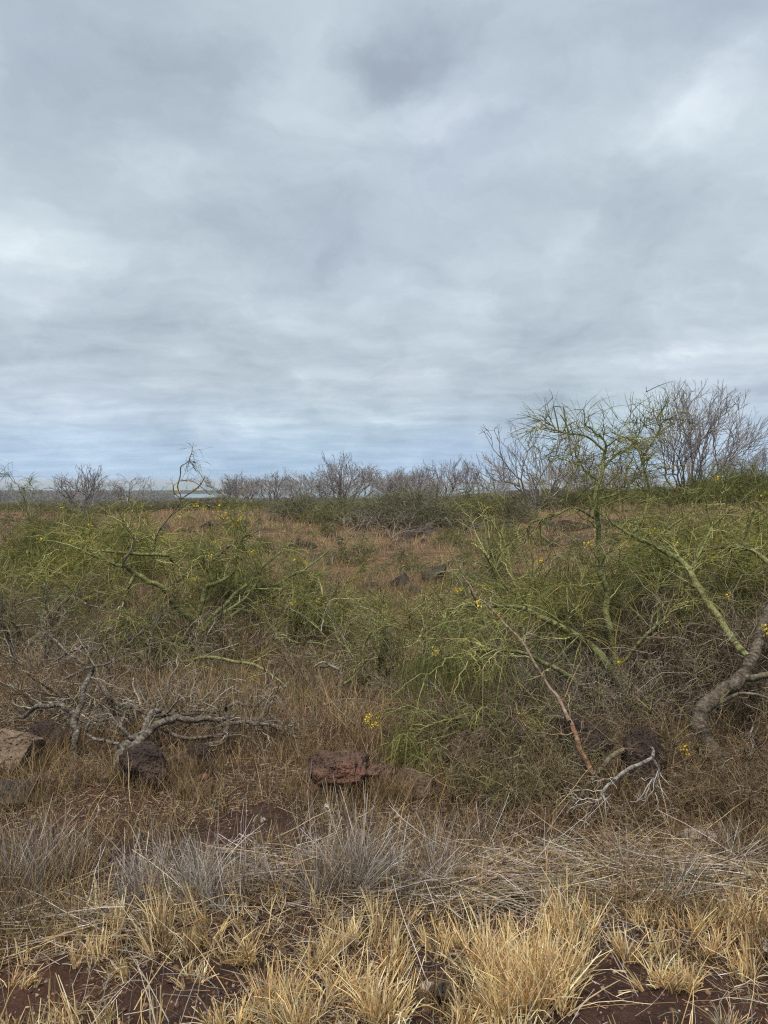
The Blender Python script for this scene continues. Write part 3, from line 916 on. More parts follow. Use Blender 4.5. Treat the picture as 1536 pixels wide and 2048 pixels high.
# shrub cover between and behind (a far mass)
def far_scrub():
    n = 52000
    r_ = np.exp(rng.uniform(math.log(190), math.log(1500), n)); a = rng.uniform(-.70, .62, n)
    x = np.sin(a) * r_; y = np.cos(a) * r_; z = height(x, y)
    ok = (z > -18.6) & (fbm(x * .02, y * .02, 3, 77) > .34)
    x, y, z, r_ = x[ok], y[ok], z[ok], r_[ok]; n = len(x)
    hgt = rng.uniform(.6, 1.7, n) * (.6 + .8 * vnoise(x * .05, y * .05, 5))
    p = np.stack([x, y, z], -1)
    d = rng.normal(0, .55, (n, 3)); d[:, 2] = 1
    g = Geo()
    far = (r_ / 300)[:, None]
    pal = [(.095, .082, .080), (.075, .066, .062), (.085, .085, .050), (.11, .095, .09)]
    for k in range(3):
        path = grow(p + rng.normal(0, .5, (n, 3)) * [1, 1, 0], d + rng.normal(0, .5, (n, 3)), hgt, 3, .2)
        g.ribbon(path, taper(n, 3, .12 + .22 * far[:, 0], .05 + .08 * far[:, 0]), colors(n, pal, .2))
    o = g.build('scrub', M['leaf'], kind='stuff')
    tag(o, 'dark scrub covering the far coastal plain and spit', 'scrub', kind='stuff')
far_scrub()

# ------------------------------------------------------------------ mid-distance green shrubs
PV = palo_verde
def gp(px, depth):
    x = (px - W0 / 2) / FPX * depth
    return on_ground(x, depth)

PV('green_shrub', 'feathery green shrub with yellow flowers filling the left edge', 'shrub', gp(40, 10.0), .95, .80, 301, 8, 6, 6, 4, w=.005, pal=DEEP, nflow=7)
PV('green_shrub', 'dense green shrub with yellow flowers left of the pale-limbed shrub', 'shrub', gp(160, 9.2), 1.1, .78, 302, 9, 7, 6, 4, w=.005, pal=BRIGHT, nflow=10)
PV('green_shrub', 'olive shrub rising behind the dense green one at the left', 'shrub', gp(95, 13), 1.3, .95, 303, 8, 7, 6, 5, w=.006, pal=OLIVE, nflow=4)
PV('green_shrub', 'green shrub below the round-headed leafless tree', 'shrub', gp(265, 11.5), 1.0, .62, 304, 8, 7, 6, 4, w=.005, pal=GREENS, nflow=3)
PV('green_shrub', 'dark green shrub behind the bundle of slanting stems', 'shrub', gp(470, 8.6), .75, .52, 305, 7, 6, 6, 4, w=.005, pal=DEEP, nflow=5)
PV('green_shrub', 'green shrub with flowers at the right of the slanting stems', 'shrub', gp(590, 9.5), .7, .42, 306, 6, 5, 6, 4, w=.005, pal=GREENS, nflow=4, lean=(.2, 0), bare=.3)
PV('green_shrub', 'low green shrub in front of the lava pair', 'shrub', gp(730, 7.3), .65, .34, 307, 6, 5, 5, 2, w=.0042, pal=OLIVE, nflow=2, droop=.12, bare=.4)
PV('green_shrub', 'sparse green shrub in the middle, behind the hanging frond cluster', 'shrub', gp(860, 6.6), .62, .38, 308, 7, 5, 5, 2, w=.0042, pal=GREENS, nflow=3, droop=.12, bare=.4)
PV('green_shrub', 'slim green shrub with yellow flowers left of the tall crown', 'shrub', gp(1045, 7.0), .62, .95, 309, 5, 6, 5, 3, w=.0045, pal=GREENS, nflow=7, r0=.022, bare=.35)
PV('green_shrub', 'dense green shrub with yellow flowers at the right edge', 'shrub', gp(1480, 6.6), 1.1, .95, 310, 11, 9, 6, 6, w=.0045, pal=BRIGHT, nflow=14, tip_up=.1)
PV('green_shrub', 'dark green shrub behind the long pale-green limb', 'shrub', gp(1360, 7.2), 1.0, .72, 311, 10, 9, 6, 6, w=.0045, pal=DEEP, nflow=8)
PV('green_shrub', 'flowering shrub on the rise below the largest leafless tree', 'shrub', gp(1410, 10), 1.2, .85, 312, 9, 7, 6, 4, w=.005, pal=BRIGHT, nflow=10, bare=.2)
PV('green_shrub', 'green shrub at the right behind the flowering ones', 'shrub', gp(1550, 10.5), 1.1, .85, 313, 8, 7, 6, 5, w=.0055, pal=OLIVE, nflow=5)
PV('green_shrub', 'low green shrub between the two forked limbs of the tree', 'shrub', gp(1270, 6.4), .7, .52, 314, 9, 8, 6, 6, w=.0045, pal=DEEP, nflow=4)
PV('green_shrub', 'sparse olive shrub on the field behind the slim flowering one', 'shrub', gp(990, 12.5), .85, .55, 315, 7, 6, 6, 4, w=.006, pal=OLIVE, nflow=2, bare=.3)
PV('green_shrub', 'grey-green shrub in the twig litter at the left edge', 'shrub', gp(30, 6.8), .7, .42, 316, 8, 6, 6, 4, w=.004, pal=OLIVE, nflow=2, tw=GREYTW, stem_mat='dead_bark', bare=.3)
PV('green_shrub', 'low olive shrub in the twig litter behind the dead branches', 'shrub', gp(330, 6.4), .7, .32, 317, 9, 6, 6, 4, w=.004, pal=OLIVE, nflow=1, tw=GREYTW, stem_mat='dead_bark', bare=.3)
PV('green_shrub', 'thin green shrub right of the dead wood', 'shrub', gp(600, 6.9), .6, .42, 318, 7, 6, 5, 4, w=.004, pal=GREENS, nflow=1, bare=.35)
PV('green_shrub', 'twiggy low shrub beside the sapling, almost leafless', 'shrub', gp(770, 5.6), .55, .38, 319, 8, 7, 6, 2, w=.0036, pal=OLIVE, nflow=0, tw=TWGREEN + GREYTW, bare=.55, r0=.014)
PV('green_shrub', 'twiggy olive shrub between the slanting stems and the sapling', 'shrub', gp(690, 6.3), .6, .36, 320, 6, 5, 5, 2, w=.0038, pal=OLIVE, nflow=1, tw=TWGREEN + GREYTW, bare=.5, r0=.014)
PV('green_shrub', 'sparse green shrub in front of the lower limbs of the large tree', 'shrub', gp(985, 5.2), .55, .48, 321, 7, 6, 6, 2, w=.0036, pal=OLIVE, nflow=1, tw=TWGREEN + GREYTW, bare=.45, r0=.014)
PV('green_shrub', 'sparse olive shrub in the dry grass behind the hanging fronds', 'shrub', gp(930, 7.8), .6, .36, 322, 8, 7, 6, 3, w=.0042, pal=OLIVE, nflow=1, bare=.4, r0=.014)
PV('green_shrub', 'green shrub filling the space left of the upright limb', 'shrub', gp(1130, 5.9), .65, .55, 323, 9, 8, 6, 5, w=.0042, pal=GREENS, nflow=2, bare=.15, r0=.015)
PV('green_shrub', 'dark green shrub under the long pale-green limb', 'shrub', gp(1430, 5.6), .8, .72, 324, 10, 9, 6, 6, w=.0042, pal=DEEP, nflow=3, r0=.016)
for k_, (px_, dp_, lab_) in enumerate([(540, 17, 'low olive bush in the brown field, left of the pale dead shrub'), (700, 15, 'low olive bush in the field behind the twiggy shrubs'), (390, 16, 'low olive bush in the brown field behind the flowering shoot'), (900, 18, 'low olive bush at the dark middle ridge'), (1150, 14, 'low olive bush on the field behind the upright limb'), (640, 21, 'small olive bush at the far side of the field'), (1010, 20, 'small olive bush near the right ridge'), (250, 18, 'small olive bush on the left outcrop'), (460, 21, 'small olive bush behind the left outcrop'), (820, 13, 'low grey-green bush beside the black lava pair')]):
    PV('green_shrub', lab_, 'shrub', gp(px_, dp_), .55, .24, 340 + k_, 6, 5, 5, 3, w=.0075, pal=OLIVE, nflow=0, tw=GREYTW + TWGREEN, r0=.02, bare=.35)

# thickets of dead twigs
TH = thicket
TH('dead_thicket', 'low tangle of grey sticks in the middle of the dead wood', 'thicket', gp(300, 4.7), .55, .22, 414, 34, 6, 5, wid=.0055)
TH('dead_thicket', 'low tangle of grey sticks at the right of the dead wood', 'thicket', gp(480, 4.8), .55, .20, 415, 34, 6, 5, wid=.005)
TH('dead_thicket', 'low tangle of grey sticks at the left of the dead wood', 'thicket', gp(100, 4.8), .5, .24, 416, 30, 6, 5, wid=.005, pal=GREYTW + BROWNTW)
TH = thicket
TH('dead_thicket', 'tangle of grey dead twigs at the left edge', 'thicket', gp(60, 6.2), .8, .55, 401, 40, 6, 5)
TH('dead_thicket', 'tangle of grey dead twigs below the pale-limbed shrub', 'thicket', gp(260, 6.2), .85, .55, 402, 42, 6, 5)
TH('dead_thicket', 'low grey twig tangle behind the dead wood pile', 'thicket', gp(200, 5.3), .8, .35, 403, 45, 7, 6, pal=GREYTW + BROWNTW)
TH('dead_thicket', 'brown twig tangle right of the slanting stems', 'thicket', gp(590, 7.6), .65, .75, 404, 40, 7, 5, pal=BROWNTW + GREYTW)
TH('dead_thicket', 'brown twig tangle right of the pale-limbed shrub', 'thicket', gp(450, 6.6), .7, .5, 405, 40, 7, 5, pal=BROWNTW + GREYTW)
TH('dead_thicket', 'low brown twig tangle left of the sapling', 'thicket', gp(640, 5.9), .6, .36, 412, 36, 6, 5, pal=BROWNTW + GREYTW, wid=.0034)
TH('dead_thicket', 'brown twig tangle behind the flowering twig', 'thicket', gp(880, 5.0), .5, .30, 413, 60, 8, 6, pal=BROWNTW + GREYTW, wid=.003)
TH('dead_thicket', 'grey-brown twig tangle filling the right of the tree', 'thicket', gp(1390, 5.0), .80, .80, 406, 190, 10, 6, pal=GREYTW + BROWNTW, wid=.0036)
TH('dead_thicket', 'grey twig tangle at the fork of the green limbs', 'thicket', gp(1190, 4.7), .62, .55, 407, 150, 10, 6, pal=GREYTW, wid=.0034)
TH('dead_thicket', 'brown twig tangle around the foot of the trunk', 'thicket', gp(1420, 4.1), .60, .42, 408, 80, 8, 6, pal=BROWNTW, wid=.003)
TH('dead_thicket', 'brown twig curtain in front of the dark hollow', 'thicket', gp(1240, 3.75), .55, .26, 409, 80, 8, 6, pal=BROWNTW, wid=.0026)
TH('dead_thicket', 'grey twig tangle left of the dark hollow', 'thicket', gp(1040, 4.3), .50, .42, 410, 140, 10, 6, pal=GREYTW + BROWNTW, wid=.003)
TH('dead_thicket', 'olive-brown twig tangle reaching down to the grass left of the hollow', 'thicket', gp(1030, 3.75), .42, .26, 417, 90, 9, 6, pal=BROWNTW + OLIVE, wid=.0026)
TH('dead_thicket', 'brown twig tangle spilling over the ground below the trunk', 'thicket', gp(1440, 3.65), .42, .22, 418, 80, 9, 6, pal=BROWNTW, wid=.0026)
TH('dead_thicket', 'brown twig tangle at the right edge above the trunk', 'thicket', gp(1530, 4.8), .55, .95, 411, 140, 10, 6, pal=BROWNTW + GREYTW, wid=.0034)

# ------------------------------------------------------------------ left shrub with pale green limbs
def resample(P, K):
    t = np.linspace(0, len(P) - 1, K); i = np.minimum(t.astype(int), len(P) - 2); f = (t - i)[:, None]
    return P[i] * (1 - f) + P[i + 1] * f

def limb_part(root, rows, mat, name='limb', jit=0.12, sides=8, per=6):
    P, R = traced(rows, per, 0)
    # crooked growth: kinks every few samples, swollen nodes with dark scars
    n = len(P); kk = max(3, n // 3)
    off = rng.normal(0, 1, (kk, 3)); tt = np.linspace(0, kk - 1, n); ii = np.minimum(tt.astype(int), kk - 2); ff = (tt - ii)[:, None]
    P = P + (off[ii] * (1 - ff) + off[ii + 1] * ff) * np.maximum(R[:, None] * jit * 4.2, .0022 if jit else 0) * np.linspace(0.3, 1, n)[:, None]
    P, R = resample(P, n * 2 - 1), resample(R[:, None], n * 2 - 1)[:, 0]
    n = len(P)
    cc = np.ones((1, n, 3))
    node = rng.uniform(size=n) < .16
    R = R * np.where(node, 1.08, 1.0) * .78
    cc[0, node] = .42
    g = Geo(); g.tube(P[None], R[None], cc, sides, .035)
    g.build(name, M[mat], root, smooth=True)
    return P, R

def dress(root, limbs, seed, nb=9, n2=5, per=5, Lb=(.2, .5), L=(.12, .30), w=.0042, pal=GREENS, tw=TWGREEN, droop=.2, t0=.3, rb=.0055, nflow=5, bare=.2, up=.08, spread=.7):
    """twigs, streamer leaves and flowers along traced limbs"""
    global rng
    keep = rng; rng = np.random.default_rng(seed)
    P0 = np.stack([resample(p, 24) for p in limbs])
    s1, d1, i1, _ = sprout(P0, nb, t0, 1.0, .85, .3, up)
    P1 = grow(s1, d1, rng.uniform(Lb[0], Lb[1], len(i1)), 7, .16, -.01, .24)
    s2, d2, i2, _ = sprout(P1, n2, .15, 1, .8, .3, .03)
    P2 = grow(s2, d2, rng.uniform(.06, .20, len(i2)), 5, .18, -.02, .25)
    g = Geo()
    g.tube(P1, taper(len(P1), 7, rb, rb * .4) * rng.uniform(.6, 1.2, (len(P1), 1)), colors(len(P1), tw, .15), 5)
    g.tube(P2, taper(len(P2), 5, rb * .42, rb * .2), colors(len(P2), tw, .18), 3)
    g.build('twigs', M['twig'], root, kind='stuff')
    nodes = np.concatenate([P2[:, 2], P2[:, 4], P1[:, 4], P1[:, 6]])
    dirs = np.concatenate([norm(P2[:, 3] - P2[:, 2]), norm(P2[:, 4] - P2[:, 3]), norm(P1[:, 4] - P1[:, 3]), norm(P1[:, 6] - P1[:, 5])])
    kf = rng.uniform(size=len(nodes)) > bare
    g = Geo(); leaf_tufts(g, nodes[kf], dirs[kf], per, L, w, pal, droop, spread)
    g.build('foliage', M['leaf'], root, kind='stuff')
    tips = P1[:, -1]
    for k in rng.choice(len(tips), min(nflow, len(tips)), replace=False):
        flower(root, tips[k], rng.uniform(.6, 1.1))
    rng = keep

def hanging(root, px, py, depth, wpx, lenpx, n, seed, pal=DEEP, w=.0042, tilt=0.0):
    """a broom of leaves hanging from one branch end"""
    global rng
    keep = rng; rng = np.random.default_rng(seed)
    x = px + rng.normal(0, wpx * .28, n); y = py + rng.normal(0, 9, n) + np.abs(x - px) * .25
    dp = depth + rng.normal(0, .10, n)
    p = np.stack([at(a, b_, c) for a, b_, c in zip(x, y, dp)])
    d = np.stack([(x - px) / wpx * .8 + tilt + rng.normal(0, .18, n), rng.normal(0, .2, n), -1 + rng.normal(0, .25, n)], -1)
    path = grow(p, d, lenpx * depth / FPX * rng.uniform(.45, 1.1, n), 6, .05, -.12)
    g = Geo(); g.ribbon(path, taper(n, 6, w, w * .4) * rng.uniform(.7, 1.2, (n, 1)), colors(n, pal, .18))
    g.build('hanging_fronds', M['leaf'], root, kind='stuff')
    rng = keep

root = empty('green_barked_shrub', gp(385, 6.7), 'green-barked shrub with pale bent limbs in the left half', 'shrub')
LS = []
for rows, mt in [
    ([(372, 1300, 6.7, 24), (368, 1265, 6.7, 20), (385, 1245, 6.7, 17), (350, 1210, 6.6, 12), (330, 1180, 6.55, 11), (310, 1165, 6.5, 10), (290, 1160, 6.5, 10), (270, 1145, 6.5, 10), (245, 1132, 6.4, 8), (215, 1118, 6.4, 6), (185, 1110, 6.3, 4), (160, 1098, 6.3, 3)], 'green_bark'),
    ([(385, 1248, 6.7, 15), (398, 1222, 6.75, 11), (408, 1190, 6.8, 10), (418, 1172, 6.8, 9), (432, 1167, 6.8, 8), (448, 1160, 6.85, 6), (470, 1138, 6.9, 5), (471, 1115, 6.9, 5), (478, 1095, 7, 5), (488, 1075, 7, 4), (520, 1060, 7, 3)], 'green_bark'),
    ([(427, 1167, 6.8, 7), (418, 1148, 6.8, 6), (408, 1130, 6.8, 6), (408, 1112, 6.8, 4)], 'green_bark'),
    ([(270, 1145, 6.5, 7), (262, 1165, 6.4, 6), (252, 1190, 6.4, 6), (245, 1215, 6.35, 5), (240, 1235, 6.3, 4)], 'green_bark'),
    ([(408, 1125, 6.8, 6), (390, 1132, 6.8, 5), (370, 1150, 6.8, 4), (350, 1170, 6.8, 4)], 'olive_bark'),
    ([(408, 1125, 6.8, 6), (430, 1118, 6.9, 5), (455, 1095, 7, 5), (470, 1090, 7, 3)], 'olive_bark'),
    ([(245, 1130, 6.4, 5), (255, 1110, 6.4, 5), (268, 1085, 6.5, 4), (265, 1070, 6.5, 4), (248, 1045, 6.5, 3)], 'olive_bark'),
    ([(180, 1100, 6.6, 4), (240, 1105, 6.7, 6), (290, 1110, 6.8, 7), (325, 1112, 6.8, 7), (345, 1120, 6.9, 6), (362, 1135, 6.9, 5)], 'green_bark'),
    ([(395, 1270, 6.7, 12), (440, 1225, 6.8, 9), (475, 1195, 6.9, 8), (510, 1177, 7, 7), (550, 1170, 7.1, 6), (585, 1150, 7.2, 5), (620, 1130, 7.3, 4), (660, 1100, 7.4, 3)], 'green_bark'),
    ([(400, 1275, 6.7, 10), (450, 1240, 6.8, 8), (490, 1215, 6.9, 7), (530, 1200, 7, 6), (560, 1190, 7.1, 5), (600, 1183, 7.2, 4), (640, 1178, 7.3, 3)], 'green_bark'),
    ([(400, 1260, 6.7, 9), (445, 1215, 6.8, 7), (480, 1180, 6.9, 7), (500, 1165, 7, 6), (530, 1130, 7.1, 5), (560, 1105, 7.2, 4), (590, 1075, 7.3, 3)], 'green_bark'),
    ([(395, 1272, 6.6, 9), (430, 1238, 6.7, 7), (470, 1212, 6.8, 6), (495, 1188, 6.9, 5), (520, 1150, 7, 4), (515, 1110, 7.1, 3)], 'green_bark'),
    ([(362, 1290, 6.6, 8), (322, 1262, 6.5, 6), (300, 1240, 6.5, 6), (270, 1238, 6.4, 5), (240, 1250, 6.3, 4), (200, 1262, 6.2, 3)], 'green_bark'),
    ([(372, 1280, 6.6, 6), (350, 1190, 6.6, 5), (338, 1215, 6.6, 5), (310, 1260, 6.5, 3)], 'olive_bark'),
]:
    P, R = limb_part(root, [(r_[0], r_[1], r_[2], r_[3] * 1.25) for r_ in rows], mt); LS.append(P)
dress(root, LS, 501, 10, 5, 3, (.14, .40), (.12, .26), .0042, GREENS, TWGREEN, .18, .35, .006, 12, .35)

# tall thin shoot with dry pods against the sky
root = empty('flowering_shoot', gp(305, 7.6), 'tall thin shoot with dry pods rising above the left skyline', 'shoot')
P, R = limb_part(root, [(305, 1180, 7.6, 4), (308, 1120, 7.6, 4), (310, 1085, 7.6, 4), (318, 1062, 7.6, 3.5), (338, 1035, 7.6, 3.2), (356, 1012, 7.6, 3), (362, 995, 7.6, 2.5), (355, 975, 7.6, 3), (360, 955, 7.6, 3), (362, 935, 7.6, 3), (370, 927, 7.6, 2), (378, 922, 7.6, 2)], 'olive_bark', 'stem', .05)
L2 = [P]
for rows in ([(362, 998, 7.6, 4), (348, 985, 7.6, 3), (347, 970, 7.6, 2)], [(362, 998, 7.6, 4), (395, 975, 7.7, 3), (410, 955, 7.7, 2)], [(362, 960, 7.6, 3), (390, 965, 7.6, 2), (420, 990, 7.6, 2)], [(378, 922, 7.6, 3), (382, 910, 7.6, 2), (388, 910, 7.6, 1.5)], [(338, 1035, 7.6, 3), (372, 1010, 7.7, 2), (400, 1005, 7.7, 2), (430, 1015, 7.7, 1.5)]):
    P, R = limb_part(root, rows, 'olive_bark', 'branch', .03, sides=5); L2.append(P)
g = Geo(); p0 = np.tile(at(376, 921, 7.6), (26, 1)) + rng.normal(0, .02, (26, 3))
g.ribbon(grow(p0, rng.normal(0, .4, (26, 3)) + [.9, 0, -.45], rng.uniform(.05, .15, 26), 4, .1, -.12), taper(26, 4, .003, .006), colors(26, [(.10, .085, .075), (.14, .115, .095)], .15))
g.build('seed_pods', M['leaf'], root, kind='stuff')
dress(root, L2[1:], 511, 3, 2, 2, (.05, .16), (.06, .16), .0034, GREENS, TWGREEN, .16, .1, .004, 0, .3)
for px, py in [(352, 978), (390, 976), (352, 985), (410, 1012), (435, 1020), (448, 1027), (455, 1035), (440, 1032), (470, 1045), (478, 1050), (476, 1040), (445, 1062), (430, 1082), (395, 1010), (405, 1016)]:
    flower(root, at(px + rng.normal(0, 2), py, 7.7), rng.uniform(.8, 1.3))
dress(root, [np.stack([at(470, 1150, 7.8), at(478, 1090, 7.75), at(474, 1040, 7.7)]), np.stack([at(440, 1110, 7.8), at(450, 1070, 7.7), at(448, 1028, 7.7)])], 512, 8, 4, 4, (.08, .25), (.10, .22), .0042, GREENS, TWGREEN, .14, .1, .004, 5, .2)

# low limb with hanging fronds, in front of the orange grass
root = empty('fallen_green_branch', ground(540, 1420), 'yellow-green branch arching low with fronds hanging at its end', 'branch')
P, R = limb_part(root, [(318, 1316, 5.9, 5), (345, 1320, 5.9, 7), (378, 1322, 5.85, 9), (395, 1317, 5.8, 9), (430, 1316, 5.7, 9), (465, 1322, 5.6, 8), (500, 1329, 5.5, 8), (530, 1337, 5.4, 7), (545, 1350, 5.3, 5), (575, 1375, 5.2, 4)], 'green_bark')
limb_part(root, [(530, 1337, 5.4, 6), (540, 1380, 5.35, 5), (545, 1425, 5.3, 4)], 'red_bark', sides=5)
dress(root, [P], 521, 8, 4, 4, (.1, .28), (.10, .22), .004, GREENS, TWGREEN, .2, .0, .004, 0, .4)
hanging(root, 595, 1385, 5.2, 90, 95, 170, 522, GREENS, .0038, .45)
hanging(root, 565, 1355, 5.3, 60, 90, 60, 523, GREENS, .0038, .3)

# forked sapling
root = empty('sapling', ground(672, 1408), 'small sapling with a grey stem and one yellow-green fork', 'sapling')
limb_part(root, [(672, 1405, 5.2, 10), (680, 1385, 5.2, 9), (683, 1368, 5.2, 9), (680, 1345, 5.2, 8), (668, 1333, 5.2, 7), (645, 1325, 5.2, 5), (625, 1335, 5.2, 3)], 'pale_bark', 'stem')
P1_, _ = limb_part(root, [(684, 1370, 5.2, 8), (700, 1360, 5.2, 7), (718, 1342, 5.2, 6), (728, 1318, 5.2, 6), (727, 1297, 5.2, 6), (738, 1270, 5.2, 5), (755, 1250, 5.2, 3), (775, 1225, 5.2, 2)], 'green_bark', 'branch')
P2_, _ = limb_part(root, [(690, 1366, 5.2, 6), (725, 1355, 5.3, 5), (765, 1350, 5.4, 4), (800, 1335, 5.5, 3)], 'dead_bark', 'branch')
P3_, _ = limb_part(root, [(640, 1335, 5.2, 5), (670, 1330, 5.3, 4), (700, 1310, 5.4, 3), (720, 1300, 5.4, 2)], 'dead_bark', 'branch')
dress(root, [P1_], 531, 9, 4, 4, (.08, .25), (.1, .22), .0038, GREENS, TWGREEN, .12, .5, .003, 0, .3)
dress(root, [P2_, P3_], 532, 6, 4, 1, (.08, .25), (.06, .12), .003, OLIVE, GREYTW, .1, .3, .003, 0, .9)

# ------------------------------------------------------------------ large green-barked tree on the right
root = empty('green_barked_tree', gp(1490, 3.8), 'large green-barked tree with a grey trunk at the right edge', 'tree')
limb_part(root, [(1515, 1650, 3.72, 66), (1490, 1600, 3.76, 60), (1460, 1560, 3.8, 54), (1430, 1522, 3.85, 48), (1405, 1475, 3.9, 43), (1400, 1432, 3.95, 40), (1435, 1393, 4.0, 36), (1478, 1357, 4.05, 33), (1500, 1328, 4.1, 29), (1514, 1290, 4.2, 26), (1532, 1240, 4.3, 24), (1560, 1170, 4.5, 20)], 'grey_bark', 'trunk', .04, 18, 10)
limb_part(root, [(1500, 1620, 3.78, 40), (1502, 1560, 3.85, 36), (1525, 1522, 3.9, 32), (1570, 1485, 3.95, 30)], 'grey_bark', 'trunk', .04, 12, 8)
limb_part(root, [(1480, 1612, 3.82, 22), (1440, 1562, 3.88, 24), (1408, 1512, 3.93, 22), (1398, 1480, 3.95, 18)], 'grey_bark', 'trunk', .04, 10, 8)
limb_part(root, [(1440, 1515, 3.9, 18), (1462, 1506, 3.92, 17), (1500, 1500, 3.94, 16), (1560, 1488, 3.96, 15)], 'grey_bark', 'limb', .12)
limb_part(root, [(1486, 1354, 4.05, 19), (1512, 1357, 4.0, 18), (1570, 1342, 3.9, 17)], 'olive_bark', 'limb', .10)
limb_part(root, [(1420, 1415, 3.98, 12), (1470, 1390, 3.95, 9), (1500, 1388, 3.9, 8), (1550, 1400, 3.85, 7)], 'olive_bark', 'limb', .10)
LS = []
for rows in [
    [(1512, 1325, 4.12, 19), (1482, 1302, 4.2, 20), (1455, 1265, 4.4, 21), (1425, 1215, 4.6, 21), (1395, 1170, 4.8, 20), (1372, 1132, 5, 18), (1335, 1101, 5.2, 16), (1300, 1086, 5.4, 13), (1265, 1074, 5.5, 11), (1230, 1050, 5.6, 8), (1200, 1018, 5.7, 5)],
    [(1265, 1440, 4.7, 30), (1245, 1360, 4.75, 25), (1230, 1310, 4.8, 22), (1220, 1260, 4.8, 20), (1214, 1210, 4.85, 19), (1212, 1170, 4.85, 17), (1202, 1140, 4.85, 19), (1198, 1100, 4.9, 16), (1195, 1050, 4.9, 15), (1190, 1000, 4.9, 13), (1200, 960, 4.95, 11), (1205, 920, 5, 9), (1212, 890, 5, 7), (1198, 868, 5, 5)],
    [(1275, 1440, 4.7, 28), (1215, 1332, 4.6, 27), (1190, 1300, 4.6, 23), (1150, 1270, 4.6, 21), (1110, 1246, 4.6, 19), (1075, 1229, 4.65, 16), (1040, 1216, 4.7, 13), (990, 1212, 4.7, 9), (940, 1212, 4.75, 6), (900, 1200, 4.8, 3)],
    [(1210, 1420, 4.5, 22), (1130, 1349, 4.4, 16), (1085, 1326, 4.4, 14), (1050, 1309, 4.35, 12), (1000, 1304, 4.3, 10), (950, 1299, 4.3, 7), (905, 1310, 4.3, 4)],
    [(1150, 1400, 4.3, 8), (1090, 1415, 4.25, 8), (1050, 1438, 4.2, 8), (1000, 1430, 4.15, 8), (960, 1428, 4.1, 7), (900, 1438, 4.05, 5), (845, 1456, 4.0, 3)],
    [(1090, 1415, 4.25, 7), (1050, 1446, 4.15, 7), (1000, 1442, 4.1, 7), (960, 1446, 4.05, 6), (900, 1468, 4.0, 5), (850, 1482, 3.95, 4), (820, 1490, 3.95, 3)],
    [(1575, 1160, 5, 20), (1536, 1125, 5.1, 16), (1510, 1106, 5.2, 13), (1480, 1093, 5.3, 11), (1430, 1098, 5.4, 9), (1380, 1105, 5.5, 7), (1340, 1122, 5.6, 4)],
    [(1240, 1335, 4.75, 12), (1290, 1272, 4.7, 9), (1330, 1237, 4.75, 8), (1345, 1215, 4.8, 6), (1372, 1200, 4.85, 4)],
    [(1260, 1075, 5.5, 9), (1288, 1035, 5.55, 8), (1297, 985, 5.6, 8), (1290, 940, 5.6, 7), (1284, 905, 5.6, 6), (1265, 882, 5.6, 5), (1225, 868, 5.6, 3)],
    [(1286, 915, 5.6, 6), (1308, 880, 5.6, 5), (1318, 855, 5.6, 4), (1310, 835, 5.6, 2)],
    [(1207, 900, 5, 7), (1172, 873, 5, 6), (1140, 869, 4.95, 5), (1115, 862, 4.95, 5), (1088, 856, 4.9, 3)],
    [(1193, 1040, 4.9, 9), (1150, 1015, 4.85, 7), (1110, 1030, 4.8, 7), (1062, 1048, 4.8, 6), (1045, 1075, 4.8, 4)],
    [(1195, 1000, 4.9, 8), (1240, 985, 5, 6), (1262, 965, 5.1, 4), (1275, 930, 5.1, 3)],
    [(1203, 940, 5, 7), (1235, 905, 5, 5), (1262, 893, 5, 4), (1290, 850, 5, 2)],
    [(1196, 960, 4.95, 7), (1165, 935, 4.9, 5), (1150, 905, 4.9, 4), (1155, 880, 4.9, 2)],
    [(1380, 1140, 5, 9), (1420, 1060, 5.2, 7), (1455, 1020, 5.3, 5), (1440, 985, 5.4, 3)],
    [(1300, 1086, 5.4, 8), (1345, 1050, 5.5, 6), (1385, 1020, 5.6, 5), (1400, 975, 5.6, 3)],
    [(1480, 1093, 5.3, 8), (1500, 1040, 5.3, 6), (1520, 1000, 5.3, 4)],
]:
    P, R = limb_part(root, [(r_[0], r_[1], r_[2], r_[3] * .86) for r_ in rows], 'green_bark', 'limb', .16); LS.append(P)
dress(root, LS[:4] + LS[6:8], 541, 20, 6, 2, (.14, .42), (.12, .30), .0040, GREENS, TWGREEN, .16, .25, .006, 10, .4, .03)
dress(root, LS[4:6], 542, 11, 4, 4, (.08, .28), (.12, .26), .0042, GREENS, TWGREEN, .2, .1, .004, 1, .3)
dress(root, LS[8:], 543, 9, 4, 3, (.08, .26), (.10, .22), .0045, GREENS + DEEP, TWGREEN, .08, .15, .005, 4, .45, .0, .6)
# long bare shoots at the very top
g = Geo()
tp = [(1118, 864), (1125, 866), (1138, 868), (1132, 866), (1112, 861)]; te = [(1107, 813), (1121, 830), (1127, 815), (1150, 843), (1090, 845)]
P = np.stack([smooth_line([at(a[0], a[1], 4.95), at((a[0] + e_[0]) / 2 + rng.normal(0, 5), (a[1] + e_[1]) / 2, 4.95), at(e_[0], e_[1], 4.95)], 6) for a, e_ in zip(tp, te)])
g.tube(P, taper(5, 6, .0055, .004), colors(5, [(.13, .16, .06)], .1), 5)
g.build('shoots', M['twig'], root, kind='stuff')
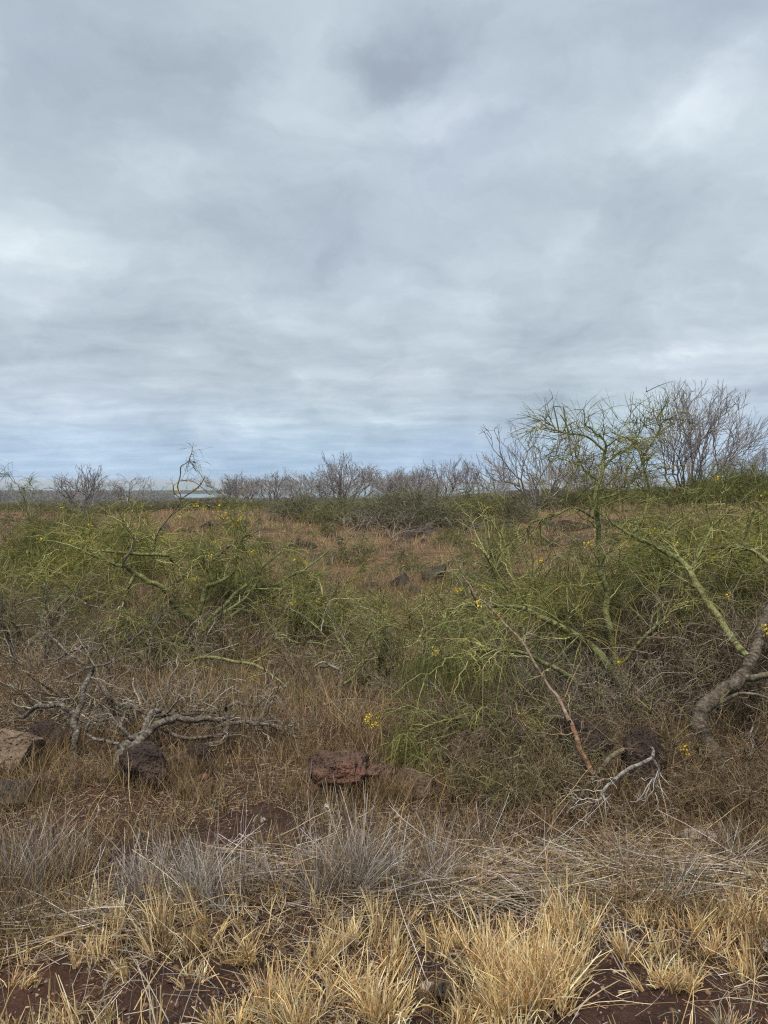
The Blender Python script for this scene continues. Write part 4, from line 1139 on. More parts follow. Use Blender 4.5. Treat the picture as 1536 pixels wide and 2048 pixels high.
# spiky leaf sprays along the crown and lower front
def spray(root, spots, seed, n=9, L=(.15, .34), w=.005, pal=GREENS, droop=.07):
    global rng
    keep = rng; rng = np.random.default_rng(seed)
    pos = np.stack([at(*s) for s in spots])
    g = Geo(); leaf_tufts(g, pos, np.tile(np.array([0, -.2, .45]), (len(pos), 1)), n, L, w, pal, droop, .85, 5, .18, .03)
    g.build('leaf_sprays', M['leaf'], root, kind='stuff'); rng = keep
spray(root, [(rng.uniform(1150, 1270), rng.uniform(870, 1080), rng.uniform(4.7, 5.3)) for _ in range(34)], 551, 6, (.10, .22), .005)
spray(root, [(1145, 1420, 4.0), (1130, 1395, 4.0), (1290, 1470, 3.8), (1340, 1485, 3.75), (1350, 1500, 3.7), (1330, 1370, 4.2), (1240, 1330, 4.4), (1230, 1290, 4.5), (1190, 1340, 4.4), (1410, 1350, 4.1), (1100, 1330, 4.2), (1060, 1310, 4.2), (1300, 1420, 4.0), (1380, 1440, 3.85), (1010, 1300, 4.2), (1250, 1400, 4.1), (1200, 1390, 4.1), (1350, 1330, 4.3), (1440, 1400, 3.9)], 552, 8, (.12, .30), .0036, GREENS + OLIVE)
spray(root, [(rng.uniform(1000, 1180), rng.uniform(1380, 1640), rng.uniform(3.7, 4.3)) for _ in range(26)], 553, 6, (.10, .24), .0030, OLIVE, .12)
for px, py, d in [(1372, 1500, 3.7), (1368, 1496, 3.72), (1531, 1255, 4.2), (1533, 1270, 4.2), (1240, 1323, 4.4), (870, 1303, 4.25), (918, 1180, 5.0), (1122, 1268, 4.6), (1455, 1190, 5.0)]:
    flower(root, at(px, py, d), .8)
hanging(root, 862, 1310, 4.35, 100, 115, 210, 561, DEEP, .0038)
hanging(root, 830, 1320, 4.4, 60, 100, 60, 562, DEEP, .0038)
hanging(root, 905, 1325, 4.4, 60, 80, 60, 563, DEEP, .0038)
hanging(root, 815, 1470, 3.95, 70, 115, 110, 564, GREENS, .0034)
hanging(root, 800, 1450, 4.0, 60, 60, 50, 565, GREENS, .0034)
hanging(root, 1440, 1160, 5.6, 150, 120, 200, 566, DEEP, .0042)
hanging(root, 1330, 1130, 5.6, 120, 110, 160, 567, DEEP, .0042)
hanging(root, 1500, 1190, 5.4, 100, 120, 160, 568, DEEP, .0042)
hanging(root, 1130, 1130, 5.0, 90, 90, 90, 569, DEEP, .0042)
# flower spray hanging beside the dead wood
flr = empty('flowering_twig', ground(748, 1462), 'drooping twig ringed with yellow flowers beside the dead wood', 'twig')
limb_part(flr, [(810, 1420, 4.3, 3), (780, 1418, 4.3, 3), (758, 1424, 4.3, 3), (742, 1440, 4.3, 2), (738, 1452, 4.3, 2)], 'green_bark', 'stem', sides=5)
for px, py in [(735, 1436), (734, 1442), (744, 1450), (752, 1446), (757, 1434), (748, 1452), (738, 1430)]:
    flower(flr, at(px, py, 4.3), .65)

# ------------------------------------------------------------------ dead branches
def dead_branch(name, label, base, rows_list, mat='dead_bark', seed=0, nb=5, fork=True, pal=GREYTW, Lb=(.08, .3), rb=.004, jit=.16, sides=9):
    global rng
    root = empty(name, base, label, 'branch')
    LS = []
    for k, rows in enumerate(rows_list):
        P, R = limb_part(root, rows, mat, 'limb', jit, sides, 6); LS.append(P)
    if fork:
        keep = rng; rng = np.random.default_rng(seed)
        P0 = np.stack([resample(p, 20) for p in LS])
        s1, d1, i1, _ = sprout(P0, nb, .3, 1, .8, .3, .0)
        P1 = grow(s1, d1, rng.uniform(Lb[0], Lb[1], len(i1)), 8, .25, -.02, .28)
        s2, d2, i2, _ = sprout(P1, 3, .2, 1, .8, .3, .0)
        P2 = grow(s2, d2, rng.uniform(.04, .12, len(i2)), 5, .25, 0, .3)
        g = Geo(); g.tube(P1, taper(len(P1), 8, rb, rb * .35), colors(len(P1), pal, .15), 5); g.tube(P2, taper(len(P2), 5, rb * .45, rb * .2), colors(len(P2), pal, .15), 4)
        g.build('twigs', M['twig'], root, kind='stuff')
        rng = keep
    return root

DB = dead_branch
DB('dead_branch', 'upright dead grey limb bent at its foot, left of the split log', ground(165, 1560),
   [[(225, 1560, 4.05, 14), (190, 1553, 4.05, 17), (165, 1548, 4.05, 18), (150, 1530, 4.08, 17), (150, 1498, 4.1, 16), (149, 1470, 4.15, 17), (150, 1442, 4.2, 18), (160, 1412, 4.25, 15), (168, 1385, 4.3, 13), (180, 1350, 4.4, 10), (186, 1335, 4.4, 6)],
    [(150, 1440, 4.2, 12), (142, 1424, 4.2, 12), (125, 1413, 4.2, 12), (100, 1412, 4.25, 12), (75, 1416, 4.25, 12), (50, 1428, 4.3, 11), (36, 1438, 4.3, 9)]], seed=601, nb=4)
DB('split_log', 'thick weathered grey log splitting into two arms over the rocks', ground(222, 1555),
   [[(205, 1565, 3.95, 44), (225, 1535, 4.0, 40), (245, 1508, 4.05, 34), (268, 1482, 4.15, 24), (288, 1455, 4.25, 19), (305, 1430, 4.35, 16), (314, 1421, 4.4, 13)],
    [(252, 1506, 4.05, 22), (278, 1480, 4.12, 22), (305, 1462, 4.2, 20), (328, 1446, 4.25, 18), (350, 1437, 4.3, 17), (385, 1442, 4.35, 15), (420, 1440, 4.4, 14), (460, 1437, 4.45, 12), (505, 1441, 4.5, 11), (550, 1456, 4.5, 9), (585, 1470, 4.5, 6), (590, 1480, 4.5, 4)],
    [(240, 1487, 4.05, 9), (212, 1482, 4.05, 9), (188, 1478, 4.05, 8), (175, 1465, 4.1, 7), (174, 1452, 4.1, 6), (186, 1442, 4.15, 5)],
    [(262, 1478, 4.1, 9), (246, 1458, 4.1, 9), (229, 1442, 4.15, 9)]], seed=602, nb=3)
DB('dead_branch', 'curved dead limb behind the split log', ground(290, 1470),
   [[(192, 1352, 4.6, 8), (204, 1372, 4.55, 12), (218, 1392, 4.5, 13), (240, 1406, 4.5, 12), (270, 1418, 4.5, 10), (305, 1430, 4.5, 9), (350, 1432, 4.6, 8), (400, 1428, 4.65, 7)],
    [(225, 1395, 4.5, 9), (226, 1420, 4.5, 8), (215, 1445, 4.5, 7), (190, 1440, 4.5, 5)]], mat='grey_bark', seed=603, nb=5)
DB('dead_branch', 'arched dead limb over the small dark boulder', ground(350, 1540),
   [[(335, 1525, 3.95, 15), (360, 1510, 4.0, 15), (390, 1497, 4.05, 14), (420, 1491, 4.1, 14), (445, 1486, 4.15, 14), (455, 1470, 4.2, 13), (456, 1448, 4.25, 12), (455, 1428, 4.3, 10), (452, 1415, 4.3, 8)],
    [(330, 1462, 4.3, 9), (355, 1472, 4.25, 9), (390, 1477, 4.2, 9), (430, 1474, 4.2, 8), (455, 1468, 4.2, 8)]], mat='grey_bark', seed=604, nb=4)
DB('dead_branch', 'low dead branches stacked at the right of the wood pile', ground(480, 1480),
   [[(330, 1428, 4.75, 6), (380, 1420, 4.75, 8), (430, 1422, 4.7, 9), (465, 1412, 4.7, 9), (490, 1409, 4.7, 8), (505, 1414, 4.7, 5)],
    [(445, 1450, 4.4, 10), (490, 1443, 4.4, 11), (520, 1448, 4.4, 10), (560, 1452, 4.4, 8), (578, 1466, 4.4, 6), (586, 1476, 4.4, 4)],
    [(355, 1385, 4.9, 4), (372, 1405, 4.85, 6), (385, 1422, 4.8, 6)],
    [(540, 1428, 4.6, 7), (556, 1442, 4.5, 7), (575, 1455, 4.5, 6), (590, 1462, 4.5, 4)]], seed=605, nb=7)
DB('dead_branch', 'pale dead stick lying across the twig tangle at the left', ground(140, 1400),
   [[(120, 1362, 5.2, 5), (150, 1348, 5.2, 7), (180, 1335, 5.2, 7), (215, 1328, 5.25, 5), (240, 1320, 5.3, 3)],
    [(105, 1325, 5.4, 4), (140, 1305, 5.4, 6), (180, 1290, 5.4, 4)]], seed=606, nb=6)
DB('dead_branch', 'bowed pale dead branch in the twig tangle at the far left', ground(110, 1360),
   [[(32, 1252, 5.6, 4), (60, 1250, 5.6, 5), (90, 1262, 5.6, 6), (110, 1282, 5.5, 6), (130, 1302, 5.4, 6), (150, 1320, 5.3, 4)]], mat='dead_bark', seed=607, nb=6)
DB('dead_branch', 'thin grey branch bowed over the base of the dense green shrub', ground(150, 1250),
   [[(20, 1215, 7.5, 3), (60, 1200, 7.5, 5), (110, 1192, 7.5, 5), (150, 1196, 7.4, 5), (180, 1210, 7.3, 4), (205, 1215, 7.2, 3)]], mat='pale_bark', seed=608, nb=8)
DB('dead_branch', 'twisted dead roots beside the sapling', ground(690, 1430),
   [[(645, 1410, 5.0, 8), (665, 1407, 5.0, 9), (685, 1418, 4.9, 9), (700, 1432, 4.8, 8), (712, 1446, 4.7, 6), (740, 1462, 4.6, 5), (765, 1478, 4.5, 4)],
    [(660, 1412, 5.0, 4), (685, 1400, 5.0, 4), (705, 1402, 5.0, 4), (716, 1415, 5.0, 4), (712, 1428, 5.0, 3)]], seed=609, nb=6)
DB('dead_branch', 'stubby curled dead branch over the small brown rock', ground(90, 1590),
   [[(20, 1560, 3.7, 3), (45, 1552, 3.7, 4), (62, 1552, 3.7, 6), (75, 1562, 3.7, 9), (82, 1580, 3.7, 8), (88, 1598, 3.7, 6), (110, 1592, 3.7, 5), (140, 1585, 3.7, 4)]], seed=610, nb=2)
rb_ = DB('dead_branch', 'long thin branch slanting up before the large tree, russet at its foot', ground(1185, 1600),
   [[(1188, 1560, 3.6, 13), (1180, 1540, 3.6, 15), (1162, 1505, 3.65, 14), (1152, 1470, 3.7, 13), (1140, 1445, 3.75, 11)]], mat='red_bark', seed=611, nb=2, pal=[(.26, .17, .11), (.34, .27, .2)], jit=.10)
_p, _r = limb_part(rb_, [(1140, 1445, 3.75, 11), (1115, 1395, 3.9, 8), (1095, 1365, 4.0, 7), (1060, 1312, 4.1, 7), (1038, 1275, 4.2, 6), (1005, 1245, 4.3, 6), (978, 1212, 4.4, 5), (950, 1187, 4.5, 5), (925, 1152, 4.6, 4), (918, 1125, 4.7, 2)], 'pink_bark', 'limb', .2)
dress(rb_, [_p], 6111, 6, 3, 1, (.08, .3), (.05, .1), .003, OLIVE, [(.30, .24, .18), (.36, .31, .25), (.25, .26, .12)], .1, .2, .004, 0, .8)

DB('dead_branch', 'forked grey-brown branch at the foot of the russet one', ground(1150, 1640),
   [[(1270, 1490, 3.75, 10), (1235, 1505, 3.7, 12), (1212, 1528, 3.65, 12), (1190, 1552, 3.6, 13), (1170, 1580, 3.55, 11), (1150, 1605, 3.5, 9), (1138, 1630, 3.45, 6)],
    [(1195, 1550, 3.6, 8), (1160, 1530, 3.7, 7), (1120, 1560, 3.75, 5)]], mat='olive_bark', seed=612, nb=6)
DB('dead_branch', 'bone-white dead branch curving in front of the dark hollow', ground(1240, 1640),
   [[(1303, 1492, 3.34, 6), (1308, 1508, 3.34, 9), (1300, 1518, 3.34, 9), (1270, 1532, 3.34, 10), (1242, 1545, 3.33, 10), (1220, 1565, 3.32, 9), (1205, 1588, 3.31, 8), (1190, 1602, 3.3, 5)],
    [(1305, 1515, 3.34, 8), (1318, 1540, 3.34, 7), (1312, 1565, 3.34, 6), (1312, 1590, 3.34, 4)]], mat='pale_bark', seed=613, nb=7, pal=[(.42, .39, .36), (.34, .31, .28)], Lb=(.08, .25), rb=.003)
DB('dead_branch', 'crooked dead twigs sprawling on the ground below the hollow', ground(1200, 1660),
   [[(1140, 1622, 3.4, 5), (1160, 1640, 3.4, 5), (1185, 1652, 3.4, 5), (1215, 1655, 3.4, 5), (1255, 1645, 3.4, 4), (1280, 1625, 3.4, 4), (1300, 1605, 3.45, 3)],
    [(1180, 1600, 3.45, 4), (1170, 1640, 3.4, 4), (1150, 1680, 3.35, 3)],
    [(1380, 1645, 3.4, 3), (1400, 1615, 3.4, 5), (1425, 1612, 3.4, 5), (1445, 1630, 3.4, 5), (1470, 1645, 3.4, 4), (1500, 1670, 3.35, 3)]], mat='pale_bark', seed=614, nb=7, pal=[(.36, .31, .26), (.28, .23, .18)], rb=.003)
DB('dead_twig', 'white dead twig lying on the grass at the lower left', ground(215, 1905),
   [[(178, 1918, 2.52, 5), (190, 1910, 2.53, 9), (202, 1900, 2.55, 8), (215, 1886, 2.58, 6), (228, 1876, 2.6, 4)]], mat='pale_bark', seed=615, nb=2, Lb=(.03, .08), rb=.002)
DB('dead_twig', 'small forked white twig on the soil at the lower left', ground(205, 2005),
   [[(200, 2010, 2.22, 5), (205, 1995, 2.24, 5), (208, 1980, 2.25, 4), (206, 1960, 2.27, 3)], [(208, 1985, 2.25, 4), (216, 1972, 2.26, 3), (222, 1968, 2.26, 2)]], mat='pale_bark', seed=616, fork=False)
DB('dead_branch', 'hanging dead twig at the right edge', ground(1500, 1600),
   [[(1500, 1430, 3.6, 3), (1506, 1450, 3.6, 4), (1500, 1470, 3.6, 4), (1507, 1485, 3.6, 4), (1502, 1510, 3.6, 3)]], mat='pale_bark', seed=617, nb=3, Lb=(.04, .1), rb=.002)

# ------------------------------------------------------------------ grasses
def blades(g, p, L, w, pal, lean=.35, bend=.25, K=4, var=.16, dirbias=(0, 0)):
    n = len(p)
    d = rng.normal(0, lean, (n, 3)); d[:, 2] = 1; d[:, 0] += dirbias[0]; d[:, 1] += dirbias[1]
    path = grow(p, d, L, K, .07, 0)
    az = rng.uniform(0, 6.28, n); bd = np.abs(rng.normal(0, bend, n))
    t = np.linspace(0, 1, K)[None, :, None] ** 2
    off = np.stack([np.cos(az) * bd, np.sin(az) * bd, -bd * .45], -1)[:, None] * t * np.broadcast_to(L, (n,))[:, None, None]
    path = path + off
    g.ribbon(path, taper(n, K, w, w * .35) * rng.uniform(.7, 1.3, (n, 1)), colors(n, pal, var))

def tussock(px, py, hpx, wpx, label, n=90, pal=STRAW, group=None, name='grass_tussock', w=.0030, lean=.30, bend=.28, spread=1.0, cat='grass tussock'):
    c = ground(px, py)
    r_ = wpx * c[1] / FPX * .5; h = hpx * c[1] / FPX
    g = Geo()
    nc = max(2, int(n / 14))
    cc = rng.normal(0, r_ * .45, (nc, 2))
    k = rng.integers(0, nc, n)
    xy = cc[k] + rng.normal(0, r_ * .10, (n, 2))
    p = np.stack([c[0] + xy[:, 0], c[1] + xy[:, 1] * .7, np.zeros(n)], -1)
    p[:, 2] = height(p[:, 0], p[:, 1]) - .01
    ln = h * rng.uniform(.45, 1.12, n)
    # each clump leans its own way
    lx = rng.normal(0, .22, (nc, 2))
    d = rng.normal(0, lean * .75, (n, 3)); d[:, 2] = 1; d[:, :2] += lx[k] + xy / max(r_, .01) * .22 * spread
    path = grow(p, d, ln, 5, .06, 0)
    az = rng.uniform(0, 6.28, n); bd = np.abs(rng.normal(0, bend, n))
    t = np.linspace(0, 1, 5)[None, :, None] ** 2
    path = path + np.stack([np.cos(az) * bd, np.sin(az) * bd, -bd * .5], -1)[:, None] * t * ln[:, None, None]
    g.ribbon(path, taper(n, 5, w, w * .35) * rng.uniform(.7, 1.4, (n, 1)), colors(n, pal, .15) * rng.uniform(.72, 1.15, nc)[k][:, None])
    o = g.build(name, M['grass'], None, origin=c)
    tag(o, label, cat, group)
    return o

for px, py, h, w_, n, lab in [
    (25, 1985, 75, 90, 60, 'small straw tussock on bare soil at the left edge'),
    (150, 1925, 85, 80, 60, 'thin straw tussock above the soil patch at the left'),
    (100, 2052, 70, 70, 40, 'sparse straw tussock at the bottom left corner'),
    (205, 2050, 80, 60, 40, 'slender straw tussock at the bottom, left of the dark soil mound'),
    (238, 1950, 90, 60, 40, 'narrow straw tussock beside the small white twig'),
    (335, 1880, 130, 130, 130, 'brown-gold tussock in front of the middle grey stalk clump'),
    (400, 1900, 120, 110, 110, 'gold tussock right of the brown-gold one'),
    (385, 1965, 90, 80, 60, 'small tussock on the upper edge of the dark soil mound'),
    (485, 1925, 110, 130, 100, 'ragged straw tussock left of centre at the front'),
    (455, 2060, 120, 130, 120, 'straw tussock at the bottom, right of the soil mound'),
    (550, 2010, 150, 120, 140, 'upright gold tussock left of the bottom centre'),
    (590, 2060, 190, 140, 170, 'tall gold tussock at the bottom, left of centre'),
    (635, 1935, 110, 90, 90, 'golden tussock leaning right, left of centre'),
    (690, 1895, 100, 90, 90, 'short gold tussock behind the leaning one'),
    (700, 2000, 150, 120, 140, 'straw tussock left of the charcoal rock'),
    (760, 2050, 170, 130, 150, 'straw tussock at the bottom centre'),
    (800, 1940, 110, 100, 90, 'pale straw tussock right of the bottom centre'),
    (860, 1890, 90, 80, 70, 'small tussock on the reddish soil, centre right'),
    (905, 1895, 100, 80, 80, 'little fan-shaped tussock left of the biggest one'),
    (985, 1960, 170, 130, 170, 'gold tussock merging into the left of the biggest one'),
    (1080, 2010, 205, 190, 330, 'biggest golden tussock at the front, right of centre'),
    (1010, 2030, 200, 150, 200, 'golden tussock in front of the left of the biggest one'),
    (1150, 1960, 170, 120, 160, 'golden tussock merging into the right of the biggest one'),
    (1125, 1870, 130, 100, 120, 'straw tussock behind the biggest one'),
    (1185, 1795, 75, 60, 50, 'small gold tussock standing alone at the edge of the grey mat'),
    (1240, 1795, 75, 70, 60, 'small gold tussock right of the lone one at the grey mat'),
    (1255, 1925, 100, 90, 100, 'gold tussock leaning left on bare soil'),
    (1335, 1975, 130, 100, 120, 'gold tussock on bare soil, right of the left-leaning one'),
    (1390, 1985, 120, 70, 90, 'fan-shaped gold tussock at the edge of the bare soil'),
    (1290, 1850, 90, 80, 80, 'straw tussock behind the left-leaning one'),
    (1400, 1870, 120, 120, 120, 'straw tussock in the right-hand drift of grass'),
    (1470, 1850, 120, 120, 120, 'gold tussock in the right-hand drift, near the edge'),
    (1530, 1870, 130, 110, 120, 'gold tussock cut by the right edge'),
    (1490, 1955, 90, 80, 60, 'pale tussock above the bare soil at the right'),
    (1420, 1910, 100, 90, 90, 'pale tussock between the fan-shaped one and the drift'),
    (1450, 2060, 130, 70, 60, 'greyish tussock at the bottom right corner'),
    (935, 2060, 120, 110, 80, 'straggling tussock at the bottom beside the charcoal rock'),
    (20, 2055, 60, 60, 30, 'few straw blades at the very bottom left'),
    (1520, 1790, 90, 90, 70, 'straw tussock at the right edge behind the drift')]:
    pal = STRAW
    if 'grey' in lab and 'greyish' in lab: pal = ASH + STRAW
    if 'brown-gold' in lab: pal = STRAW + DRYBR
    tussock(px, py, h * rng.uniform(.55, .85), w_ * .72, lab, int(n * 1.25), pal, w=.0042)

# clumps of ash-grey dead stalks
for px, py, h, w_, n, lab in [
    (40, 1790, 175, 190, 420, 'ash-grey clump of dead stalks at the left edge'),
    (120, 1750, 130, 110, 170, 'pale stalks right of the left-edge clump'),
    (285, 1800, 150, 130, 330, 'dense grey stalk clump, left half of the middle pair'),
    (410, 1800, 160, 150, 380, 'dense grey stalk clump, right half of the middle pair'),
    (700, 1780, 210, 150, 330, 'tall pale stalk clump leaning right, centre'),
    (650, 1800, 130, 100, 170, 'low grey stalk clump left of the tall pale one'),
    (780, 1800, 140, 140, 200, 'grey stalk clump right of the tall pale one'),
    (870, 1750, 130, 100, 120, 'thin grey stalk clump below the green fronds'),
    (1330, 1800, 150, 90, 70, 'sparse tall grey stalks near the pale flat stone'),
    (1260, 1760, 120, 90, 70, 'sparse grey stalks at the grey mat'),
    (545, 1790, 120, 110, 90, 'sparse stalks between the grey clumps'),
    (1480, 1730, 110, 110, 110, 'brown stalk clump below the trunk at the right edge'),
    (950, 1700, 110, 110, 150, 'brown stalk clump below the upright brown boulder')]:
    tussock(px, py, h, w_, lab, int(n * .85), (ASH + [(.16, .13, .115), (.22, .18, .15), (.58, .54, .49)]) if 'brown' not in lab else BROWNTW + ASH, None, 'dead_stalks', .0029, .34, .22, .7, 'dead stalks')

def polar(n, r0, r1, a0=-.62, a1=.62):
    r_ = np.exp(rng.uniform(math.log(r0), math.log(r1), n)); a = rng.uniform(a0, a1, n)
    return np.sin(a) * r_, np.cos(a) * r_

BARE = [tuple(ground(*q_)[:2]) + (r_,) for q_, r_ in [((60, 2000), .22), ((130, 1970), .16), ((330, 2000), .22), ((400, 2040), .16), ((1290, 2020), .28), ((1440, 2060), .2), ((1250, 1960), .12), ((1180, 2050), .18), ((880, 2000), .16), ((1000, 1805), .14), ((1050, 1800), .12), ((530, 1650), .22), ((470, 1680), .22), ((600, 1690), .2), ((800, 2060), .1)]]
def bare_mask(x, y):
    m = np.ones(len(x))
    for bx, by, br in BARE:
        m *= sstep(.35, 1.0, np.hypot(x - bx, (y - by) * 1.0) / (br * 1.25) + (fbm(x * 9, y * 9, 2, 8) - .5) * .7)
    return m

def scatter_front():
    # loose straw grass between the tussocks
    x, y = polar(5000, 1.75, 3.1)
    k = (rng.uniform(size=len(x)) < bare_mask(x, y) * sstep(.38, .58, fbm(x * 3.2, y * 3.2, 3, 51)) * (1 - sstep(2.65, 3.0, y)))
    x, y = x[k], y[k]; p = np.stack([x, y, height(x, y) - .005], -1); n = len(x)
    g = Geo(); blades(g, p, rng.uniform(.03, .12, n), .0032, STRAW + DRYBR, .5, .35, 4)
    cx, cy = polar(520, 1.8, 2.85)
    kp = rng.uniform(size=len(cx)) < bare_mask(cx, cy) * sstep(.30, .5, fbm(cx * 2.4, cy * 2.4, 3, 55)); cx, cy = cx[kp], cy[kp]
    idx = np.repeat(np.arange(len(cx)), 16)
    x = cx[idx] + rng.normal(0, .012, len(idx)); y = cy[idx] + rng.normal(0, .012, len(idx))
    ll = rng.normal(0, .25, (len(cx), 2))
    d = rng.normal(0, .22, (len(idx), 3)); d[:, 2] = 1; d[:, :2] += ll[idx]
    path = grow(np.stack([x, y, height(x, y) - .005], -1), d, rng.uniform(.05, .15, len(idx)) * rng.uniform(.6, 1.3, len(cx))[idx], 4, .08)
    g.ribbon(path, taper(len(idx), 4, .0042, .0018) * rng.uniform(.6, 1.3, (len(idx), 1)), np.clip(colors(len(idx), STRAW, .14) * rng.uniform(.8, 1.1, len(cx))[idx][:, None], .02, .85))
    o = g.build('straw_grass', M['grass'], kind='stuff'); tag(o, 'loose straw grass between the tussocks at the front', 'grass', kind='stuff')
    # brown upright grass over the bank with the rocks
    x, y = polar(52000, 2.7, 6.6)
    dens = bare_mask(x, y) * (.25 + .75 * sstep(.35, .6, fbm(x * 2.2, y * 2.2, 3, 52)))
    k = rng.uniform(size=len(x)) < dens
    x, y = x[k], y[k]; p = np.stack([x, y, height(x, y) - .005], -1); n = len(x)
    g = Geo(); blades(g, p, rng.uniform(.06, .22, n) * (.6 + .8 * vnoise(x * 1.5, y * 1.5, 6)), .0026, BANK, .32, .25, 4)
    for rx_, ry_, rw_, rd_ in ROCKS:        # grass grown up against the rocks
        m_ = int(430 * rw_ / .3)
        th = rng.uniform(math.pi * .95, math.pi * 2.05, m_); rr = rng.uniform(.46, .78, m_)
        x = rx_ + np.cos(th) * rw_ * rr; y = ry_ + np.sin(th) * rd_ * rr
        blades(g, np.stack([x, y, height(x, y) - .005], -1), rng.uniform(.05, .20, m_), .0026, BANK, .28, .22, 4)
    o = g.build('brown_grass', M['grass'], kind='stuff'); tag(o, 'thin brown dry grass over the rocky bank', 'grass', kind='stuff')
    # fallen straw and twig litter lying on the soil
    x, y = polar(80000, 1.75, 7.5)
    k = rng.uniform(size=len(x)) < (.05 + .95 * bare_mask(x, y)) * (.3 + .7 * sstep(.3, .55, fbm(x * 2.6, y * 2.6, 3, 53)))
    x, y = x[k], y[k]; n = len(x)
    p = np.stack([x, y, height(x, y) + rng.uniform(.002, .03, n)], -1)
    az = rng.uniform(0, 6.28, n)
    d = np.stack([np.cos(az), np.sin(az), rng.normal(0, .12, n)], -1)
    path = grow(p, d, rng.uniform(.02, .11, n), 3, .22, 0)
    path[..., 2] = np.maximum(path[..., 2], height(path[..., 0], path[..., 1]) + .002)
    pal = ASH[:3] + DRYBR + BANK + [(.46, .35, .21), (.15, .105, .075)]
    g = Geo(); g.ribbon(path, taper(n, 3, .0020, .0012) * rng.uniform(.5, 1.3, (n, 1)), colors(n, pal, .28))
    o = g.build('straw_litter', M['grass'], kind='stuff'); tag(o, 'fallen straw and fine twigs lying on the soil', 'litter', kind='stuff')
    # matted grey straw
    gm = Geo()
    for px, py, sx, sy, n in [(1000, 1772, .45, .12, 1300), (1150, 1745, .45, .12, 1000), (1330, 1745, .45, .12, 700), (880, 1780, .3, .10, 500), (1450, 1760, .3, .1, 350), (560, 1760, .35, .12, 700), (150, 1850, .35, .12, 700)]:
        c = ground(px, py)
        x = c[0] + rng.normal(0, sx * .5, n); y = c[1] + rng.normal(0, sy * .7, n)
        p = np.stack([x, y, height(x, y) + np.abs(rng.normal(.03, .022, n))], -1)
        az = rng.normal(0, .65, n) + (rng.uniform(size=n) < .5) * math.pi
        d = np.stack([np.cos(az), np.sin(az), rng.normal(0, .12, n)], -1)
        path = grow(p, d, rng.uniform(.08, .34, n), 4, .12, 0)
        path[..., 2] = np.maximum(path[..., 2], height(path[..., 0], path[..., 1]) + .004)
        gm.ribbon(path, taper(n, 4, .0026, .0016), colors(n, ASH + DRYBR + [(.44, .35, .24)], .22))
    o = gm.build('matted_straw', M['grass'], kind='stuff'); tag(o, 'flattened mat of grey straw behind the golden tussocks', 'straw', kind='stuff')
    # single long bent stalks
    n = 260
    x, y = polar(n, 1.9, 3.6)
    p = np.stack([x, y, height(x, y)], -1)
    g = Geo(); blades(g, p, rng.uniform(.18, .42, n), .0030, STRAW + ASH, .55, .35, 6)
    o = g.build('long_stalks', M['grass'], kind='stuff'); tag(o, 'single long bent dry stalks over the front grass', 'stalks', kind='stuff')
scatter_front()

def scatter_field():
    x, y = polar(120000, 5.5, 48)
    den = .2 + .8 * sstep(.36, .56, fbm(x * .55, y * .55, 4, 61))
    k = rng.uniform(size=len(x)) < den
    x, y = x[k], y[k]; n = len(x); r_ = np.hypot(x, y)
    p = np.stack([x, y, height(x, y) - .01], -1)
    tone = fbm(x * .35, y * .35, 3, 62)[:, None]
    A = colors(n, [(.42, .29, .165), (.48, .35, .205), (.34, .23, .135)], .18); B = colors(n, [(.24, .155, .10), (.29, .20, .135), (.20, .13, .085)], .15)
    col = A * tone + B * (1 - tone)
    col = np.clip(col * 1.0, .01, .8)
    L = rng.uniform(.07, .20, n) * (1 + .5 * sstep(10, 25, r_)) * (.5 + vnoise(x * .8, y * .8, 63))
    d = rng.normal(0, .4, (n, 3)); d[:, 2] = 1
    path = grow(p, d, L, 3, .12)
    w = np.maximum(.0026, r_ * .00042)
    g = Geo(); g.ribbon(path, taper(n, 3, w, w * .4), col)
    # bunches: taller tufts with dark gaps between them
    nt_ = 7000
    cx, cy = polar(nt_, 4.4, 45)
    kp = fbm(cx * .5, cy * .5, 3, 64) > .44; cx, cy = cx[kp], cy[kp]; nt_ = len(cx)
    pb = 13; idx = np.repeat(np.arange(nt_), pb); rr = np.hypot(cx, cy)[idx]
    x = cx[idx] + rng.normal(0, .035, len(idx)) * (1 + rr * .03); y = cy[idx] + rng.normal(0, .035, len(idx)) * (1 + rr * .03)
    d = rng.normal(0, .42, (len(idx), 3)); d[:, 2] = 1
    path = grow(np.stack([x, y, height(x, y) - .01], -1), d, rng.uniform(.10, .30, len(idx)) * rng.uniform(.6, 1.4, nt_)[idx], 3, .12)
    w = np.maximum(.003, rr * .00045)
    tc_ = colors(nt_, [(.50, .345, .175), (.40, .27, .14), (.26, .18, .12), (.54, .41, .25), (.28, .25, .14), (.20, .14, .10)], .12)[idx] * (1 + rng.normal(0, .15, (len(idx), 1)))
    g.ribbon(path, taper(len(idx), 3, w, w * .4), np.clip(tc_, .02, .8))
    o = g.build('field_grass', M['grass'], kind='stuff'); tag(o, 'brown and orange dry grass over the field', 'grass', kind='stuff')
scatter_field()

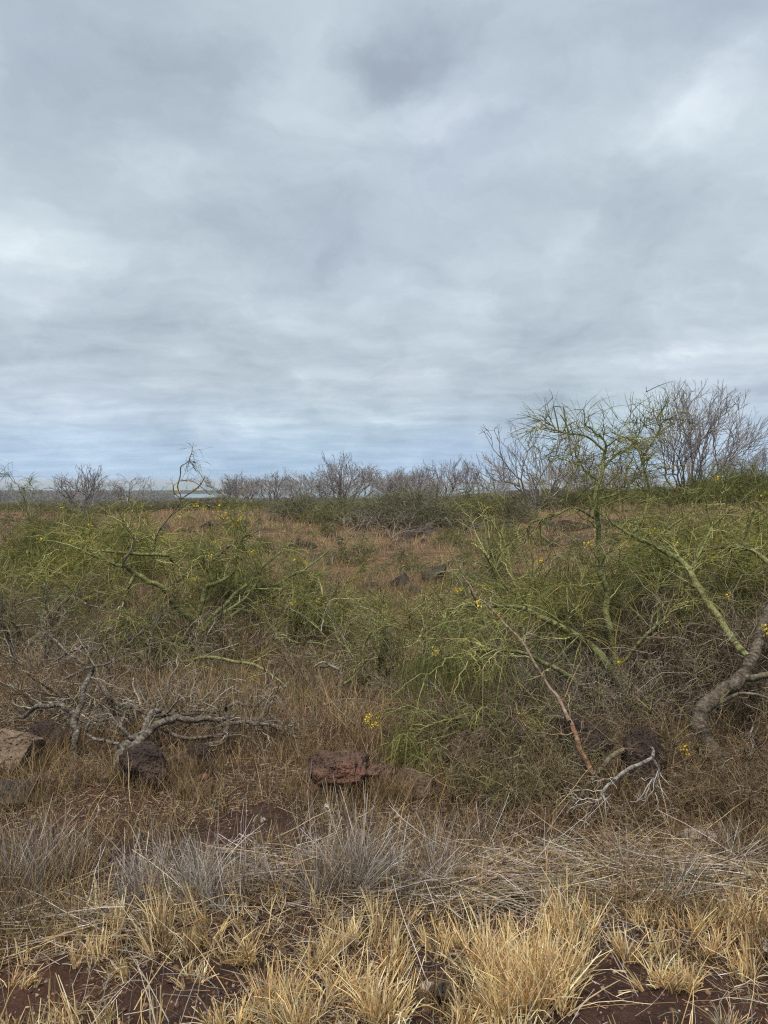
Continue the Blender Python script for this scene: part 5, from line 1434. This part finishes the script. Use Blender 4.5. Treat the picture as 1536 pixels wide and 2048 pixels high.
def pebbles():
    x, y = polar(7000, 1.75, 4.2)
    xr_ = []; yr_ = []
    for rx_, ry_, rw_, rd_ in ROCKS:      # rubble round the boulders
        m_ = 16; th = rng.uniform(0, 6.28, m_); rr = rng.uniform(.5, 1.1, m_)
        xr_.append(rx_ + np.cos(th) * rw_ * rr); yr_.append(ry_ + np.sin(th) * rd_ * rr)
    xr_ = np.concatenate(xr_); yr_ = np.concatenate(yr_)
    s = np.concatenate([rng.lognormal(math.log(.0042), .45, len(x)), rng.lognormal(math.log(.012), .5, len(xr_))])
    x = np.concatenate([x, xr_]); y = np.concatenate([y, yr_]); n = len(x)
    v, f = ico(1)
    g_v = []; g_f = []; g_c = []
    jit = 1 + rng.normal(0, .24, (n, len(v), 1))
    V = v[None] * jit * s[:, None, None] * np.array([1, 1, .7]) + np.stack([x, y, height(x, y) + s * .25], -1)[:, None]
    F = (f[None] + (np.arange(n) * len(v))[:, None, None]).reshape(-1, 3)
    me = bpy.data.meshes.new('gravel')
    me.vertices.add(n * len(v)); me.vertices.foreach_set('co', V.astype(np.float32).ravel())
    me.loops.add(F.size); me.loops.foreach_set('vertex_index', F.astype(np.int32).ravel())
    me.polygons.add(len(F)); me.polygons.foreach_set('loop_start', np.arange(0, F.size, 3, dtype=np.int32))
    col = np.repeat(colors(n, [(.16, .085, .062), (.10, .055, .045), (.24, .17, .13), (.34, .28, .23), (.06, .042, .037)], .15, [.27, .40, .12, .03, .18]), len(v), 0)
    a = me.attributes.new('col', 'FLOAT_COLOR', 'POINT'); rgba = np.ones((len(col), 4), np.float32); rgba[:, :3] = col; a.data.foreach_set('color', rgba.ravel())
    me.materials.append(M['twig']); me.update(calc_edges=True)
    o = bpy.data.objects.new('gravel', me); C.objects.link(o)
    tag(o, 'small reddish pebbles and crumbs on the bare soil', 'gravel', kind='stuff')
pebbles()

# ------------------------------------------------------------------ sea haze: one even volume round the whole place
def build_haze():
    m, bb, out = new_mat('sea_haze')
    v = bb.n('ShaderNodeVolumePrincipled')
    v.inputs['Color'].default_value = (0.86, 0.90, 0.95, 1)
    v.inputs['Density'].default_value = HAZE
    v.inputs['Anisotropy'].default_value = 0.2
    bb.l(v.outputs[0], out.inputs['Volume'])
    x0, x1, y0, y1, z0, z1 = -12100., 12100., -12100., 12100., -27.5, 9.0
    V = [(x0, y0, z0), (x1, y0, z0), (x1, y1, z0), (x0, y1, z0), (x0, y0, z1), (x1, y0, z1), (x1, y1, z1), (x0, y1, z1)]
    F = [(0, 3, 2, 1), (4, 5, 6, 7), (0, 1, 5, 4), (1, 2, 6, 5), (2, 3, 7, 6), (3, 0, 4, 7)]
    me = bpy.data.meshes.new('haze'); me.from_pydata(V, [], F); me.materials.append(m); me.update()
    o = bpy.data.objects.new('haze', me); C.objects.link(o)
    tag(o, 'thin sea haze over the plain and the coast', 'haze', kind='stuff')
HAZE = 0.00022
build_haze()
